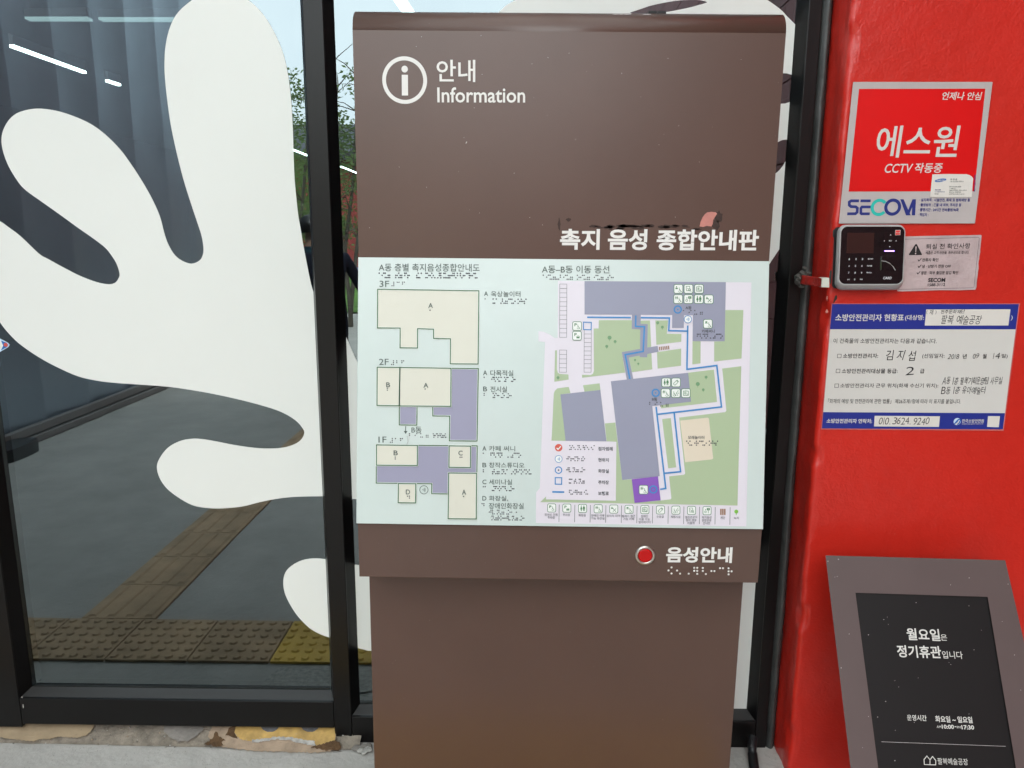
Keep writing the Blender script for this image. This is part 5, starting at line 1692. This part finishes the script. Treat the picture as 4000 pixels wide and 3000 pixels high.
def person(x, y, h, rot, cloth, label, arm):
    """standing figure grown from one skinned skeleton; the clothing is the part of the body it covers"""
    t = thing('person', label, 'person', (x, y, 0))
    s = h / 1.72
    J = {'pel': (0, 0, .95), 'waist': (0, .01, 1.08), 'chest': (0, .01, 1.28), 'neck0': (0, .01, 1.43), 'neck1': (0, -.005, 1.50), 'head0': (0, -.02, 1.575), 'head1': (0, -.015, 1.67)}
    for q, sx in (('l', -1), ('r', 1)):
        J['hip' + q] = (.09 * sx, 0, .90); J['kne' + q] = (.1 * sx, -.015, .5); J['ank' + q] = (.105 * sx, .02, .085); J['toe' + q] = (.12 * sx, -.15, .035)
        J['sho' + q] = (.175 * sx, .01, 1.385)
        if arm == 'photo': J['elb' + q], J['wri' + q], J['han' + q] = (.25 * sx, -.12, 1.2), (.11 * sx, -.26, 1.42), (.085 * sx, -.28, 1.47)
        elif arm and q == 'r': J['elb' + q], J['wri' + q], J['han' + q] = (.29 * sx, -.03, 1.14), (.36 * sx, -.12, .95), (.375 * sx, -.14, .88)
        else: J['elb' + q], J['wri' + q], J['han' + q] = (.24 * sx, .03, 1.12), (.25 * sx, -.03, .88), (.25 * sx, -.05, .80)
    E_ = [('pel', 'waist'), ('waist', 'chest'), ('chest', 'neck0'), ('neck0', 'neck1'), ('neck1', 'head0'), ('head0', 'head1')]
    for q in 'lr': E_ += [('pel', 'hip' + q), ('hip' + q, 'kne' + q), ('kne' + q, 'ank' + q), ('ank' + q, 'toe' + q), ('chest', 'sho' + q), ('sho' + q, 'elb' + q), ('elb' + q, 'wri' + q), ('wri' + q, 'han' + q)]
    rad = {'pel': .14, 'waist': .125, 'chest': .145, 'neck0': .075, 'neck1': .055, 'head0': .082, 'head1': .078, 'hip': .095, 'kne': .062, 'ank': .045, 'toe': .038, 'sho': .068, 'elb': .046, 'wri': .031, 'han': .034}
    fing = []
    for q, sx in (('l', -1), ('r', 1)):
        hx, hy, hz = J['han' + q]
        for f in range(5):
            nm = 'f%d%s' % (f, q)
            off = (-.03 + .018 * f)
            L = (.055, .075, .08, .074, .055)[f]
            J[nm + 'a'] = (hx + (off if f else -.034 * sx) * .4, hy + off, hz - (.03 if f else .0))
            J[nm + 'b'] = (hx + (off if f else -.05 * sx) * .5, hy + off * 1.25 - (.02 if not f else 0), hz - .03 - L * (.6 if f else .4))
            J[nm + 'c'] = (hx - .012 * sx, hy + off * 1.3 - .012, hz - .03 - L)
            rad[nm] = .0095
            E_ += [('han' + q, nm + 'a'), (nm + 'a', nm + 'b'), (nm + 'b', nm + 'c')]
    names = list(J)
    me = bpy.data.meshes.new('body')
    Rz = Matrix.Rotation(rot, 3, 'Z')
    me.from_pydata([Vector((x, y, 0)) + Rz @ (Vector(J[q]) * s) for q in names], [(names.index(a), names.index(b)) for a, b in E_], [])
    o = bpy.data.objects.new('body', me)
    COL.objects.link(o)
    md = o.modifiers.new('skin', 'SKIN')
    for i, q in enumerate(names):
        key = q if q in rad else (q[:2 + 1] if q[:3] in rad else q)
        r_ = rad.get(key, rad.get(q[:3], .009)) * s
        me.skin_vertices[0].data[i].radius = (r_ * (1.25 if q in ('pel', 'waist', 'chest') else 1), r_ * (.8 if q in ('pel', 'waist', 'chest') else 1))
        me.skin_vertices[0].data[i].use_root = (q == 'pel')
    sb = o.modifiers.new('sub', 'SUBSURF')
    sb.levels = sb.render_levels = 2
    dg = bpy.context.evaluated_depsgraph_get()
    nm_ = bpy.data.meshes.new_from_object(o.evaluated_get(dg))
    o.modifiers.clear()
    o.data = nm_
    bpy.data.meshes.remove(me)
    nm_.name = 'body'
    nm_.materials.clear()
    for q in ('skin', cloth, 'cloth_navy', 'black_plastic'): nm_.materials.append(MATS[q])
    for p in nm_.polygons:
        p.use_smooth = True
        c = Rz.transposed() @ (p.center - Vector((x, y, 0))) / s
        arm_ = abs(c.x) > .2 and c.z < 1.3
        p.material_index = 3 if c.z < .09 else 2 if c.z < .93 and not arm_ else (0 if (c.z > 1.47 or (arm_ and c.z < .93)) else 1)
    o.parent = t
    o.matrix_parent_inverse = t.matrix_world.inverted()
    bm = bmesh.new()                            # hair cap
    bmesh.ops.create_uvsphere(bm, u_segments=24, v_segments=16, radius=.108 * s)
    for v in bm.verts:
        v.co.z *= 1.12
        v.co += v.co.normalized() * noise.noise(v.co * 40) * .012
    kill = [v for v in bm.verts if v.co.y < -.035 * s and v.co.z < .045 * s or v.co.z < -.06 * s]
    bmesh.ops.delete(bm, geom=kill, context='VERTS')
    bmesh.ops.transform(bm, matrix=Matrix.Translation(Vector((x, y, 0)) + Rz @ Vector((0, .008, 1.645)) * s) @ Rz.to_4x4(), verts=bm.verts)
    hm = bpy.data.meshes.new('hair')
    bm.to_mesh(hm); bm.free()
    hm.materials.append(MATS['hair_black'])
    for p in hm.polygons: p.use_smooth = True
    ho = bpy.data.objects.new('hair', hm)
    COL.objects.link(ho)
    ho.parent = t
    ho.matrix_parent_inverse = t.matrix_world.inverted()
    fb = MB()                                   # eyes, brows, nose and mouth
    for sx in (-1, 1):
        c = Vector((x, y, 0)) + Rz @ Vector((.032 * sx, -.099, 1.615)) * s
        fb.tube([c - Rz @ Vector((.012, 0, 0)), c + Rz @ Vector((.012, 0, 0))], .005 * s, 'hair_black', 6)
    c = Vector((x, y, 0)) + Rz @ Vector((0, -.1, 1.6)) * s
    fb.tube([c, c + Rz @ Vector((0, -.012, -.03)) * s, c + Rz @ Vector((0, -.002, -.04)) * s], [.006 * s, .012 * s, .008 * s], 'skin', 8)
    c = Vector((x, y, 0)) + Rz @ Vector((0, -.09, 1.54)) * s
    fb.tube([c - Rz @ Vector((.02, 0, 0)), c + Rz @ Vector((.02, 0, 0))], .005 * s, 'pink_residue', 6)
    fb.build('face', t, smooth=True, fix=False)
    return t
person(-1.93, MIR - 6.9, 1.70, R(28), 'cloth_teal', 'dark haired person in a teal top mirrored left of the central black post', False)
person(-1.70, MIR - 6.5, 1.68, R(-15), 'cloth_navy', 'dark haired person in navy with an open hand mirrored beside the sign', True)
person(.07, -.36, 1.70, R(180), 'cloth_navy', 'person in dark clothes behind the viewpoint, legs mirrored in the brown sign', 'photo')
